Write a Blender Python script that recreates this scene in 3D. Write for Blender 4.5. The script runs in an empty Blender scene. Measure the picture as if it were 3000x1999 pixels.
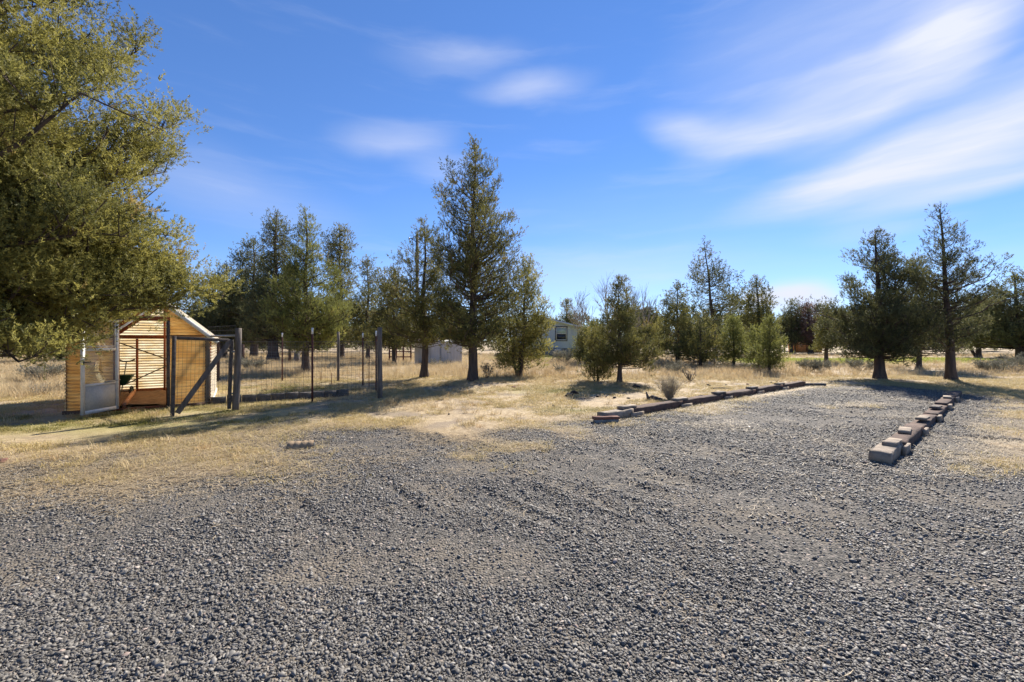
import bpy, bmesh, math
import numpy as np
from mathutils import Vector, Matrix

rng = np.random.default_rng(11)
D = bpy.data
SC = bpy.context.scene
COL = SC.collection
F, CX, CY, CH = 1250.0, 1500.0, 1000.0, 1.5          # photo pixels, camera height (m)

# ------------------------------------------------------------------ camera, sun, sky, exposure
cam = D.cameras.new('camera'); co = D.objects.new('camera', cam); COL.objects.link(co)
cam.sensor_width = 36; cam.lens = 15.0; cam.clip_start = 0.05; cam.clip_end = 4000
co.location = (0, 0, CH); co.rotation_euler = (math.radians(90), 0, 0)
SC.camera = co
SC.view_settings.view_transform = 'Standard'
SC.view_settings.look = 'None'
SC.view_settings.exposure = 1.06
SC.view_settings.gamma = 1.0
SC.view_settings.use_curve_mapping = False
SUN_AZ, SUN_EL = math.atan2(0.49, 0.87), math.radians(40)
sdir = Vector((math.sin(SUN_AZ) * math.cos(SUN_EL), math.cos(SUN_AZ) * math.cos(SUN_EL), math.sin(SUN_EL)))
sl = D.lights.new('sun', 'SUN'); sl.energy = 5.0; sl.angle = math.radians(0.5); sl.color = (1.0, 0.93, 0.82)
so = D.objects.new('sun', sl); COL.objects.link(so); so.rotation_euler = sdir.to_track_quat('Z', 'Y').to_euler()
so.location = (20, 30, 40)
SKY = 0.071


class NT:
    """small helper round a node tree"""
    def __init__(s, t): s.t = t
    def n(s, typ, ins=None, **kw):
        nd = s.t.nodes.new(typ)
        for k, v in kw.items(): setattr(nd, k, v)
        for k, v in (ins or {}).items():
            sock = nd.inputs[k]
            if hasattr(v, 'is_linked') or hasattr(v, 'links'): s.t.links.new(v, sock)
            else: sock.default_value = v
        return nd
    def m(s, op, a, b=0.0, c=0.0, clamp=False):
        nd = s.n('ShaderNodeMath', {0: a, 1: b, 2: c}, operation=op); nd.use_clamp = clamp
        return nd.outputs[0]
    def vm(s, op, a, b=(0, 0, 0)):
        return s.n('ShaderNodeVectorMath', {0: a, 1: b}, operation=op).outputs[0]
    def mix(s, f, a, b, typ='MIX'):
        nd = s.n('ShaderNodeMix', data_type='RGBA', blend_type=typ)
        for i, v in ((0, f), (6, a), (7, b)):
            if hasattr(v, 'links'): s.t.links.new(v, nd.inputs[i])
            else: nd.inputs[i].default_value = v if not (isinstance(v, tuple) and len(v) == 3) else (*v, 1)
        return nd.outputs[2]
    def noise(s, vec, scale, detail=3, rough=0.55, out=0):
        ins = {'Scale': scale, 'Detail': detail, 'Roughness': rough}
        if vec is not None: ins['Vector'] = vec
        return s.n('ShaderNodeTexNoise', ins).outputs[out]
    def ramp(s, f, a, b, lo=0.0, hi=1.0, smooth=True):
        nd = s.n('ShaderNodeMapRange', {0: f, 1: a, 2: b, 3: lo, 4: hi})
        nd.interpolation_type = 'SMOOTHSTEP' if smooth else 'LINEAR'
        return nd.outputs[0]
    def link(s, a, b): s.t.links.new(a, b)


def build_world():
    w = D.worlds.new('World'); SC.world = w; w.use_nodes = True
    w.node_tree.nodes.clear(); t = NT(w.node_tree)
    sky = t.n('ShaderNodeTexSky', sky_type='NISHITA', sun_disc=False, sun_elevation=SUN_EL, sun_rotation=SUN_AZ,
              altitude=1500.0, air_density=1.0, dust_density=0.0, ozone_density=3.0)
    hs0 = t.n('ShaderNodeHueSaturation', {'Saturation': 1.12, 'Value': 1.0, 'Color': sky.outputs[0]})
    gmn = t.n('ShaderNodeGamma', {'Color': hs0.outputs[0], 'Gamma': .85})
    hsc = t.mix(1.0, gmn.outputs[0], (.96, 1.16, 1.55), 'MULTIPLY')
    gen = t.n('ShaderNodeTexCoord').outputs['Generated']
    d = t.vm('NORMALIZE', gen)
    sp = t.n('ShaderNodeSeparateXYZ', {0: d})
    az = t.m('MULTIPLY', t.m('ARCTAN2', sp.outputs[0], sp.outputs[1]), 57.2958)
    el = t.m('MULTIPLY', t.m('ARCSINE', sp.outputs[2]), 57.2958)
    uv = t.n('ShaderNodeCombineXYZ', {0: az, 1: el}).outputs[0]
    wn = t.noise(t.vm('MULTIPLY', uv, (0.055, 0.10, 1)), 1.0, 4, 0.55, out=1)
    warp = t.vm('MULTIPLY', t.vm('SUBTRACT', wn, (0.5, 0.5, 0.5)), (6, 3.2, 0))
    uvw = t.vm('ADD', uv, warp)
    blobs = [  # photo px centre, half axes px, tilt, amount
        (1545, 252, 190, 38, 2, .50), (1170, 408, 190, 52, 4, .48), (1290, 495, 130, 46, 0, .26), (1340, 165, 230, 40, 3, .25),
        (2080, 385, 230, 60, -14, .7), (2330, 330, 380, 80, 12, .75), (2620, 240, 420, 110, 22, .72), (2770, 130, 190, 140, 60, .8),
        (2850, 410, 640, 140, 12, .95), (2520, 510, 500, 80, 10, .8), (2850, 555, 520, 42, 4, .62), (2650, 40, 900, 260, 0, .42),
        (2560, 680, 260, 40, 0, .22), (2320, 872, 120, 58, 0, .95), (2230, 892, 110, 44, 0, .9), (2400, 888, 70, 46, 0, .85),
        (1720, 800, 620, 90, 0, .28), (650, 560, 500, 120, -12, .22), (2050, 640, 1200, 160, 0, .10)]
    acc = None
    for (px, py, hw, hh, rot, amp) in blobs:
        a = math.degrees(math.atan((px - CX) / F)); r = math.hypot(F, px - CX)
        e = math.degrees(math.atan((CY - py) / r))
        sx = math.degrees(hw / F * math.cos(math.radians(a)) ** 2); sy = math.degrees(hh / r)
        mp = t.n('ShaderNodeMapping', {'Vector': uvw, 'Location': (a, e, 0), 'Rotation': (0, 0, math.radians(rot)),
                                       'Scale': (sx, sy, 1)}, vector_type='TEXTURE')
        ln = t.n('ShaderNodeVectorMath', {0: mp.outputs[0]}, operation='LENGTH').outputs['Value']
        b = t.ramp(ln, 1.25, 0.0, 0.0, amp)
        acc = b if acc is None else t.m('SUBTRACT', t.m('ADD', acc, b), t.m('MULTIPLY', acc, b))
    mp = t.n('ShaderNodeMapping', {'Vector': uvw, 'Rotation': (0, 0, math.radians(12)), 'Scale': (0.045, 0.34, 1)})
    st = t.noise(mp.outputs[0], 1.0, 5, 0.55)
    fac = t.m('MULTIPLY', acc, t.ramp(st, 0.26, 0.72, 0.68, 1.14), clamp=True)
    veil = t.m('MULTIPLY', t.ramp(st, 0.50, 0.85), 0.16)
    hz = t.ramp(el, 13.0, -1.0, 0.0, .30)
    fac = t.m('ADD', t.m('ADD', fac, veil), hz, clamp=True)
    cl = t.mix(fac, hsc, (5.7, 6.0, 7.1, 1))
    bg = t.n('ShaderNodeBackground', {'Color': cl, 'Strength': SKY})
    out = t.n('ShaderNodeOutputWorld'); t.link(bg.outputs[0], out.inputs[0])


build_world()

# ------------------------------------------------------------------ numeric helpers


def G(px, py):
    """ground point under a photo pixel"""
    Y = F * CH / (py - CY)
    return ((px - CX) / F * Y, Y)


def PX(px, Y): return (px - CX) / F * Y
def PZ(py, Y): return CH + (CY - py) / F * Y


def _h(ix, iy, seed):
    n = (ix.astype(np.int64) * 374761393 + iy.astype(np.int64) * 668265263 + seed * 974711) & 0x7fffffff
    n = ((n ^ (n >> 13)) * 1274126177) & 0x7fffffff
    return ((n ^ (n >> 16)) & 0xffff) / 65535.0


def vnoise(x, y, seed=0):
    x = np.asarray(x, float); y = np.asarray(y, float)
    ix = np.floor(x); iy = np.floor(y); fx = x - ix; fy = y - iy
    fx = fx * fx * (3 - 2 * fx); fy = fy * fy * (3 - 2 * fy)
    a = _h(ix, iy, seed); b = _h(ix + 1, iy, seed); c = _h(ix, iy + 1, seed); d = _h(ix + 1, iy + 1, seed)
    return a * (1 - fx) * (1 - fy) + b * fx * (1 - fy) + c * (1 - fx) * fy + d * fx * fy


def fbm(x, y, seed=0, o=4):
    s = 0; a = .5; f = 1.0
    for i in range(o):
        s = s + a * vnoise(np.asarray(x) * f + 13.7 * i, np.asarray(y) * f - 7.1 * i, seed + i); a *= .5; f *= 2.03
    return s / (1 - .5 ** o)


def sstep(a, b, x):
    t = np.clip((np.asarray(x, float) - a) / (b - a), 0, 1); return t * t * (3 - 2 * t)


MOUNDS = [(*G(1385, 1125), .10, 1.3), (*G(1243, 1112), .09, 1.2), (*G(1815, 1128), .08, 1.1), (*G(2577, 1114), .07, 1.2),
          (*G(2786, 1118), .07, 1.2), (*G(1275, 1278), .07, .22)]


def zf(x, y):
    x = np.asarray(x, float); y = np.asarray(y, float)
    rough = 0.035 + 0.10 * sstep(12, 20, y)
    z = rough * (fbm(x * .35, y * .35, 3) - .5) + 0.02 * (fbm(x * 1.6, y * 1.6, 9) - .5)
    near = 1 - sstep(7, 12, y)
    u = .72 * x + .69 * y + .25 * np.sin(.6 * x); v = .69 * x - .72 * y
    rut = 1 - np.abs(2 * fbm(u * 1.5, v * .20, 21, 3) - 1)
    z = z - near * .045 * sstep(.82, .98, rut) * sstep(.40, .62, fbm(x * .4, y * .4, 23)) * sstep(.35, .6, fbm(x * 1.3, y * 1.3, 24)) + near * .022 * (fbm(u * 2.2, v * .4, 25) - .5) + near * .016 * (fbm(u * 6, v * 2.4, 31) - .5)
    for (mx, my, mh, mr) in MOUNDS: z = z + mh * np.exp(-((x - mx) ** 2 + (y - my) ** 2) / (mr * mr))
    z = z - .012 * sstep(60, 200, y)
    return z


GRAV = [(-2600, 1900), (-900, 1600), (-300, 1450), (0, 1392), (300, 1345), (560, 1304), (800, 1272), (950, 1250), (1150, 1268),
        (1400, 1292), (1600, 1272), (1760, 1258), (1900, 1236), (2060, 1208), (2200, 1180), (2340, 1150), (2450, 1136),
        (2560, 1134), (2700, 1142), (2850, 1162), (3000, 1188), (3300, 1220), (5200, 1400), (9000, 1999)]
GP = np.array([G(a, b) for a, b in GRAV] + [(30, -8), (-30, -8)])


def poly_sd(x, y, P):
    x = np.asarray(x, float).ravel(); y = np.asarray(y, float).ravel()
    d = np.full(x.shape, 1e9); ins = np.zeros(x.shape, bool)
    for i in range(len(P)):
        ax, ay = P[i]; bx, by = P[(i + 1) % len(P)]
        ex, ey = bx - ax, by - ay
        t = np.clip(((x - ax) * ex + (y - ay) * ey) / (ex * ex + ey * ey + 1e-12), 0, 1)
        d = np.minimum(d, np.hypot(x - ax - t * ex, y - ay - t * ey))
        c = ((ay > y) != (by > y)) & (x < (bx - ax) * (y - ay) / (by - ay + 1e-12) + ax)
        ins ^= c
    return np.where(ins, d, -d)


def gravel_mask(x, y):
    x = np.asarray(x, float); y = np.asarray(y, float); sh = x.shape
    sd = poly_sd(x, y, GP).reshape(sh)
    n = fbm(x * .9, y * .9, 41) - .5
    m = sstep(-1.3, .45, sd + 2.0 * n)
    # straw-mixed verge beyond the second timber border, and thin patches
    e = .626 * (x - 4.6) - .78 * (y - 5.2)
    verge = sstep(.2, .8, e) * sstep(4.4, 5.6, y) * (1 - sstep(10.5, 12.5, y))
    m = m * (1 - .75 * verge * sstep(.38, .62, fbm(x * .8, y * .8, 51)))
    patch = sstep(.66, .78, fbm(x * .55 + 4, y * .9, 61)) * sstep(4, 6, y)
    worn = sstep(-1.0, -4.5, x) * sstep(2.7, 4.4, y) * sstep(.34, .58, fbm(x * .7, y * .9, 63))
    return np.clip(m * (1 - .5 * patch) * (1 - .52 * worn), 0, 1)


def green_mask(x, y):
    x = np.asarray(x, float); y = np.asarray(y, float)
    a = np.exp(-(((x + 7.4) / 3.2) ** 2 + ((y - 8.3) / 1.6) ** 2))
    b = np.exp(-(((x + 7.0) / 2.6) ** 2 + ((y - 13.0) / 1.6) ** 2)) * 1.2
    c = np.exp(-(((x - .9) / 1.7) ** 2 + ((y - 12.9) / .9) ** 2)) * .75
    d = np.exp(-(((x - 1.2) / 1.0) ** 2 + ((y - 9.3) / .4) ** 2)) * .7
    n = sstep(.40, .62, fbm(x * 1.2, y * 1.2, 71))
    return np.clip((a + b + c + d) * (.35 + .9 * n), 0, 1)


def lime_mask(x, y):
    x = np.asarray(x, float); y = np.asarray(y, float)
    n = (fbm(x * .25, y * .5, 81) - .5) * 5
    a = sstep(28, 30, y + n) * (1 - sstep(36, 38, y + n)) * sstep(14, 19, x)
    b = sstep(34, 36, y + n * .4) * (1 - sstep(40.5, 42, y)) * sstep(-3, 0, x) * (1 - sstep(9, 12, x))
    return np.clip(a + b, 0, 1)


# ------------------------------------------------------------------ mesh helpers


def mesh_np(name, V, quads=None, tris=None, mats=(), smooth=False):
    me = D.meshes.new(name)
    V = np.asarray(V, np.float32)
    q = np.zeros((0, 4), np.int32) if quads is None or len(quads) == 0 else np.asarray(quads, np.int32)
    t = np.zeros((0, 3), np.int32) if tris is None or len(tris) == 0 else np.asarray(tris, np.int32)
    me.vertices.add(len(V)); me.vertices.foreach_set('co', V.ravel())
    nl = q.size + t.size
    if nl:
        me.loops.add(nl); me.loops.foreach_set('vertex_index', np.concatenate([q.ravel(), t.ravel()]))
        me.polygons.add(len(q) + len(t))
        st = np.concatenate([np.arange(len(q)) * 4, q.size + np.arange(len(t)) * 3]).astype(np.int32)
        me.polygons.foreach_set('loop_start', st)
        me.polygons.foreach_set('loop_total', np.concatenate([np.full(len(q), 4), np.full(len(t), 3)]).astype(np.int32))
        if smooth: me.polygons.foreach_set('use_smooth', np.ones(len(q) + len(t), bool))
    for m in mats: me.materials.append(m)
    me.update(calc_edges=True)
    return me


def link(name, me, parent=None, **props):
    o = D.objects.new(name, me); COL.objects.link(o)
    if parent: o.parent = parent
    for k, v in props.items(): o[k] = v
    return o


def thing(name, label, cat, loc=(0, 0, 0), rz=0, group=None):
    o = D.objects.new(name, None); COL.objects.link(o); o.empty_display_size = .2
    o.location = loc; o.rotation_euler = (0, 0, rz); o['label'] = label; o['category'] = cat
    if group: o['group'] = group
    return o


def tube_np(P, R, sides=5):
    """N polylines of K points -> verts, quads"""
    P = np.asarray(P, float); R = np.asarray(R, float); N, K, _ = P.shape
    T = np.gradient(P, axis=1); T /= np.linalg.norm(T, axis=2, keepdims=True) + 1e-9
    ref = np.where(np.abs(T[..., 2:3]) > .85, np.array([1., 0, 0]), np.array([0, 0, 1.]))
    A = np.cross(T, ref); A /= np.linalg.norm(A, axis=2, keepdims=True) + 1e-9
    B = np.cross(T, A)
    th = np.arange(sides) * 2 * math.pi / sides
    V = P[:, :, None, :] + R[:, :, None, None] * (np.cos(th)[None, None, :, None] * A[:, :, None, :] + np.sin(th)[None, None, :, None] * B[:, :, None, :])
    idx = np.arange(N * K * sides).reshape(N, K, sides)
    a = idx[:, :-1, :]; b = np.roll(a, -1, 2); c = idx[:, 1:, :]; d = np.roll(c, -1, 2)
    return V.reshape(-1, 3), np.stack([a, b, d, c], -1).reshape(-1, 4)


class MB:
    def __init__(s): s.v = []; s.q = []; s.t = []; s.n = 0
    def add(s, V, q=None, t=None):
        V = np.asarray(V, float).reshape(-1, 3)
        s.v.append(V)
        if q is not None and len(q): s.q.append(np.asarray(q, int) + s.n)
        if t is not None and len(t): s.t.append(np.asarray(t, int) + s.n)
        s.n += len(V); return s
    def box(s, o, ax, ay, az):
        """corner o and three edge vectors"""
        o, ax, ay, az = (np.asarray(k, float) for k in (o, ax, ay, az))
        V = [o, o + ax, o + ax + ay, o + ay, o + az, o + ax + az, o + ax + ay + az, o + ay + az]
        return s.add(V, [(0, 3, 2, 1), (4, 5, 6, 7), (0, 1, 5, 4), (1, 2, 6, 5), (2, 3, 7, 6), (3, 0, 4, 7)])
    def bar(s, p, q, w, h=None, up=(0, 0, 1)):
        """rectangular bar centred on the segment"""
        p, q = np.asarray(p, float), np.asarray(q, float); d = q - p; d0 = d / np.linalg.norm(d)
        up = np.asarray(up, float)
        if abs(d0 @ up) > .98: up = np.array([0, 1., 0])
        a = np.cross(d0, up); a /= np.linalg.norm(a); b = np.cross(a, d0); h = h or w
        return s.box(p - a * w / 2 - b * h / 2, a * w, b * h, d)
    def tube(s, pts, r, sides=8, cap=True):
        P = np.asarray(pts, float); R = np.full(len(P), r, float) if np.isscalar(r) else np.asarray(r, float)
        V, q = tube_np(P[None], R[None], sides); n0 = len(V); t = []
        if cap:
            V = np.vstack([V, P[0], P[-1]]); L = (len(P) - 1) * sides
            for i in range(sides):
                j = (i + 1) % sides
                t += [(n0, j, i), (n0 + 1, L + i, L + j)]
        return s.add(V, q, t)
    def build(s, name, mat, parent=None, smooth=False, bevel=0, **props):
        V = np.vstack(s.v); q = np.vstack(s.q) if s.q else None; t = np.vstack(s.t) if s.t else None
        me = mesh_np(name, V, q, t, (mat,) if mat else (), smooth)
        if bevel:
            bm = bmesh.new(); bm.from_mesh(me)
            bmesh.ops.bevel(bm, geom=bm.edges[:], offset=bevel, segments=1, affect='EDGES', profile=.5)
            bm.to_mesh(me); bm.free()
        return link(name, me, parent, **props)


def rough_beam(name, p, d, L, W, H, mat, parent, seed, jit=.006, tilt=0.0, z0=0.0, segs=7):
    """weathered timber: long box, edges knocked off, faces uneven; p = ground point of the start, centre line"""
    r = np.random.default_rng(seed)
    d = np.array([d[0], d[1], tilt]); d /= np.linalg.norm(d); a = np.array([d[1], -d[0], 0.]); a /= np.linalg.norm(a); u = np.cross(a, d)
    if u[2] < 0: u = -u
    c = min(.012, H * .10, W * .10) if H > .12 else .004
    prof = [(-W / 2 + c, 0), (W / 2 - c, 0), (W / 2, c), (W / 2, H - c), (W / 2 - c, H), (0, H + .002), (-W / 2 + c, H), (-W / 2, H - c), (-W / 2, c)]
    ts = np.linspace(0, 1, segs); V = []
    for t in ts:
        for (x, z) in prof:
            V.append(np.array([p[0], p[1], z0]) + d * (t * L) + a * (x + r.normal(0, jit)) + u * (z + r.normal(0, jit)))
    n = len(prof); q = []; tr = []
    for i in range(segs - 1):
        for j in range(n):
            k = (j + 1) % n; q.append((i * n + j, i * n + k, (i + 1) * n + k, (i + 1) * n + j))
    V.append(np.mean(V[:n], 0)); V.append(np.mean(V[(segs - 1) * n:segs * n], 0))
    for j in range(n):
        k = (j + 1) % n; tr += [(segs * n, k, j), (segs * n + 1, (segs - 1) * n + j, (segs - 1) * n + k)]
    return MB().add(V, q, tr).build(name, mat, parent)


# ------------------------------------------------------------------ materials


def mat(name):
    m = D.materials.new(name); m.use_nodes = True; m.node_tree.nodes.clear(); t = NT(m.node_tree)
    return m, t, t.n('ShaderNodeOutputMaterial')


def plain(name, c, c2=None, rough=.7, scale=8, bump=.2, bscale=60, metal=0, stretch=(1, 1, 1), spec=.4):
    m, t, o = mat(name)
    tc = t.vm('MULTIPLY', t.n('ShaderNodeTexCoord').outputs['Object'], stretch)
    f = t.ramp(t.noise(tc, scale, 5, .6), .32, .68)
    colr = t.mix(f, c, c2 or tuple(k * .7 for k in c))
    b = t.n('ShaderNodeBump', {'Strength': bump, 'Distance': .01, 'Height': t.noise(tc, bscale, 3, .6)})
    p = t.n('ShaderNodeBsdfPrincipled', {'Base Color': colr, 'Roughness': rough, 'Metallic': metal, 'Specular IOR Level': spec, 'Normal': b.outputs[0]})
    t.link(p.outputs[0], o.inputs[0]); return m


def leafy(name, dark, light, third=None, trans=.35, rough=.6):
    """foliage or grass: colour runs with the per-instance tone, light passes through"""
    m, t, o = mat(name)
    tone = t.n('ShaderNodeAttribute', attribute_type='INSTANCER', attribute_name='tone').outputs['Fac']
    c = t.mix(t.m('MINIMUM', t.m('MULTIPLY', tone, 1.25), 1.0), dark, light)
    if third: c = t.mix(t.ramp(tone, .93, 1.05), c, third)
    p = t.n('ShaderNodeBsdfPrincipled', {'Base Color': c, 'Roughness': rough, 'Specular IOR Level': .25})
    tr = t.n('ShaderNodeBsdfTranslucent', {'Color': c})
    ms = t.n('ShaderNodeMixShader', {0: trans, 1: p.outputs[0], 2: tr.outputs[0]})
    t.link(ms.outputs[0], o.inputs[0]); return m


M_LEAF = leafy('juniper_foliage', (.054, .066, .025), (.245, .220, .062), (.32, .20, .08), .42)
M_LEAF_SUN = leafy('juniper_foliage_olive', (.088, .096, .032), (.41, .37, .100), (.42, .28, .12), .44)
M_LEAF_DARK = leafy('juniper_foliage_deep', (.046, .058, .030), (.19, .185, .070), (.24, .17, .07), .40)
M_LEAF_RED = leafy('juniper_foliage_browned', (.12, .072, .055), (.26, .165, .125), (.16, .15, .08), .3)
M_LEAF_YOUNG = leafy('juniper_foliage_young', (.090, .105, .034), (.29, .29, .075), (.34, .25, .08), .44)
M_SAGE = leafy('sagebrush_leaf', (.095, .095, .070), (.24, .23, .165), (.30, .24, .14), .25)
M_RABBIT = leafy('rabbitbrush_seedhead', (.38, .31, .19), (.58, .50, .33), None, .3)
M_TALL = leafy('dry_grass_blade', (.36, .24, .11), (.62, .50, .30), (.50, .28, .10), .35)
M_SHORT = leafy('lawn_blade', (.20, .19, .045), (.56, .44, .21), None, .35)
M_LIME = leafy('green_grass_blade', (.20, .25, .03), (.42, .43, .07), None, .4)
M_STRAW = leafy('straw', (.28, .20, .115), (.50, .40, .255), None, .2)
M_BARK = plain('juniper_bark', (.11, .078, .058), (.052, .040, .034), .9, 3, .9, 26, stretch=(4, 4, .6))
M_BARE = plain('bare_branch', (.33, .29, .24), (.22, .19, .16), .9, 6, .3, 40)
M_STEM = plain('brush_stem', (.40, .35, .27), (.26, .225, .175), .9, 9, .2, 50)
M_TIE = plain('railroad_tie', (.130, .076, .054), (.060, .038, .029), .9, 7, .8, 70, stretch=(1, 1, 1))
M_GREYW = plain('weathered_wood', (.32, .255, .19), (.185, .145, .108), .88, 9, .6, 80)
M_REDPL = plain('red_plank', (.20, .085, .055), (.12, .055, .04), .85, 10, .5, 60)
M_POST = plain('fence_post_wood', (.20, .165, .135), (.095, .08, .068), .9, 4, .9, 40, stretch=(5, 5, .6))
M_POSTD = plain('dark_gate_wood', (.135, .115, .105), (.07, .06, .055), .9, 4, .8, 40, stretch=(5, 5, 5))
M_POSTB = plain('brown_post_wood', (.17, .095, .060), (.09, .052, .036), .9, 4, .8, 40, stretch=(5, 5, .6))
M_TPOST = plain('rust_red_steel', (.125, .035, .028), (.07, .024, .02), .75, 20, .4, 60)
M_WHITE = plain('white_paint', (.78, .78, .76), (.66, .66, .64), .5, 9, .1, 40)
M_WIRE = plain('galvanised_wire', (.14, .135, .13), (.09, .085, .08), .55, 30, 0, 10, metal=.5)
M_STEEL = plain('grey_steel', (.30, .32, .33), (.20, .21, .22), .5, 12, .1, 40, metal=.6)
M_BLOCK = plain('edging_block', (.145, .125, .105), (.08, .07, .06), .92, 12, .6, 90)
M_LAVA = plain('lava_rock', (.060, .048, .044), (.028, .024, .024), .95, 14, 1.0, 60)
M_REDROCK = plain('red_lava_rock', (.20, .085, .065), (.11, .05, .042), .95, 14, 1.0, 60)
M_REDWOOD = plain('red_stained_frame', (.26, .062, .018), (.17, .045, .016), .75, 6, .4, 50, stretch=(3, 3, .7))
M_ALU = plain('white_aluminium', (.72, .71, .69), (.60, .59, .57), .42, 12, .1, 50)
M_KICK = plain('kick_panel', (.55, .52, .47), (.46, .44, .40), .7, 26, .5, 160)
M_BLACK = plain('black_rubber', (.02, .02, .022), (.014, .014, .015), .6, 10, .1, 40)
M_GREENP = plain('green_plastic', (.008, .050, .036), (.006, .038, .028), .45, 10, .05, 40)
M_SOIL = plain('bed_soil', (.22, .11, .05), (.12, .06, .03), .95, 9, 1.0, 60)
M_PLANK = plain('salmon_plank', (.48, .21, .10), (.34, .15, .075), .85, 7, .4, 60)
M_SIDING = plain('blue_grey_siding', (.43, .46, .48), (.40, .43, .45), .75, 2, .1, 40)
M_SHINGLE = plain('grey_metal_roof', (.50, .53, .56), (.43, .46, .49), .55, 4, .3, 30)
M_FOUND = plain('grey_block_foundation', (.235, .235, .225), (.19, .19, .185), .9, 3, .5, 12)
M_DKTRIM = plain('dark_trim', (.075, .062, .058), (.055, .046, .043), .7, 9, .1, 40)
M_CREAMT = plain('cream_sash', (.66, .62, .54), (.60, .56, .50), .6, 9, .1, 40)
M_BLIND = plain('pale_blind', (.38, .45, .43), (.34, .41, .39), .7, 3, .1, 40)
M_SHED = plain('pale_grey_sheet', (.50, .49, .47), (.44, .43, .42), .6, 2, .1, 20)
M_HAY = plain('orange_hay', (.55, .26, .10), (.38, .18, .07), .95, 3, 1.0, 22)
M_POLE = plain('pole_wood', (.16, .13, .11), (.10, .085, .07), .9, 3, .5, 20, stretch=(3, 3, .4))
M_CABLE = plain('pale_cable', (.55, .56, .58), (.5, .5, .52), .5, 3, 0, 10)
M_CULV = plain('tan_ridged_pipe', (.36, .255, .155), (.24, .17, .105), .9, 12, .6, 60)
M_DARKROOM = plain('dark_glass', (.030, .032, .045), (.022, .024, .032), .12, 2, 0, 10)


def glass_mat():
    m, t, o = mat('window_glass')
    fr = t.n('ShaderNodeFresnel', {'IOR': 1.4})
    f = t.m('ADD', t.m('MULTIPLY', fr.outputs[0], .30), .03)
    dirt = t.n('ShaderNodeBsdfDiffuse', {'Color': (.7, .68, .62, 1)})
    tr = t.n('ShaderNodeBsdfTransparent', {'Color': (.93, .95, .93, 1)})
    gl = t.n('ShaderNodeBsdfGlossy', {'Roughness': .12, 'Color': (.9, .9, .9, 1)})
    a = t.n('ShaderNodeMixShader', {0: .05, 1: tr.outputs[0], 2: dirt.outputs[0]})
    ms = t.n('ShaderNodeMixShader', {0: f, 1: a.outputs[0], 2: gl.outputs[0]})
    t.link(ms.outputs[0], o.inputs[0]); return m


def fibre_mat(name, refl, trans, mixf):
    """translucent corrugated fibreglass"""
    m, t, o = mat(name)
    tc = t.n('ShaderNodeTexCoord').outputs['Object']
    n = t.noise(t.vm('MULTIPLY', tc, (1, 1, 3)), 2.2, 4, .6)
    st = t.ramp(n, .36, .64)
    rc = t.mix(st, refl, tuple(k * .74 for k in refl)); tcol = t.mix(st, trans, tuple(k * f for k, f in zip(trans, (.80, .66, .46))))
    d = t.n('ShaderNodeBsdfPrincipled', {'Base Color': rc, 'Roughness': .5})
    tr = t.n('ShaderNodeBsdfTranslucent', {'Color': tcol})
    ms = t.n('ShaderNodeMixShader', {0: mixf, 1: d.outputs[0], 2: tr.outputs[0]})
    t.link(ms.outputs[0], o.inputs[0]); return m


M_GLASS = glass_mat()
M_FIB_BACKLIT = fibre_mat('backlit_fibreglass', (.76, .60, .33), (.98, .74, .37), .64)  # backlit faces: amber of light coming through is put into the colour
M_FIB_SUNLIT = fibre_mat('sunlit_fibreglass', (.85, .80, .66), (.98, .88, .62), .60)  # same sheet on faces towards the sun, its colour whitened for the light


def stone_mat():
    m, t, o = mat('gravel_stone')
    tone = t.n('ShaderNodeAttribute', attribute_type='INSTANCER', attribute_name='tone').outputs['Fac']
    r = t.n('ShaderNodeValToRGB', {0: tone}); cr = r.color_ramp
    cr.elements[0].color = (.032, .029, .026, 1); cr.elements[1].color = (.48, .43, .36, 1)
    for pos, c in ((.40, (.090, .081, .070)), (.75, (.205, .186, .158)), (.90, (.31, .285, .25)), (.95, (.34, .23, .18))):
        e = cr.elements.new(pos); e.color = (*c, 1)
    tc = t.n('ShaderNodeTexCoord').outputs['Object']
    f = t.noise(tc, 3, 3, .6)
    c = t.mix(t.m('MULTIPLY', f, .5), r.outputs[0], (.20, .185, .165))
    p = t.n('ShaderNodeBsdfPrincipled', {'Base Color': c, 'Roughness': .62, 'Specular IOR Level': .45})
    t.link(p.outputs[0], o.inputs[0]); return m


M_STONE = stone_mat()


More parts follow.
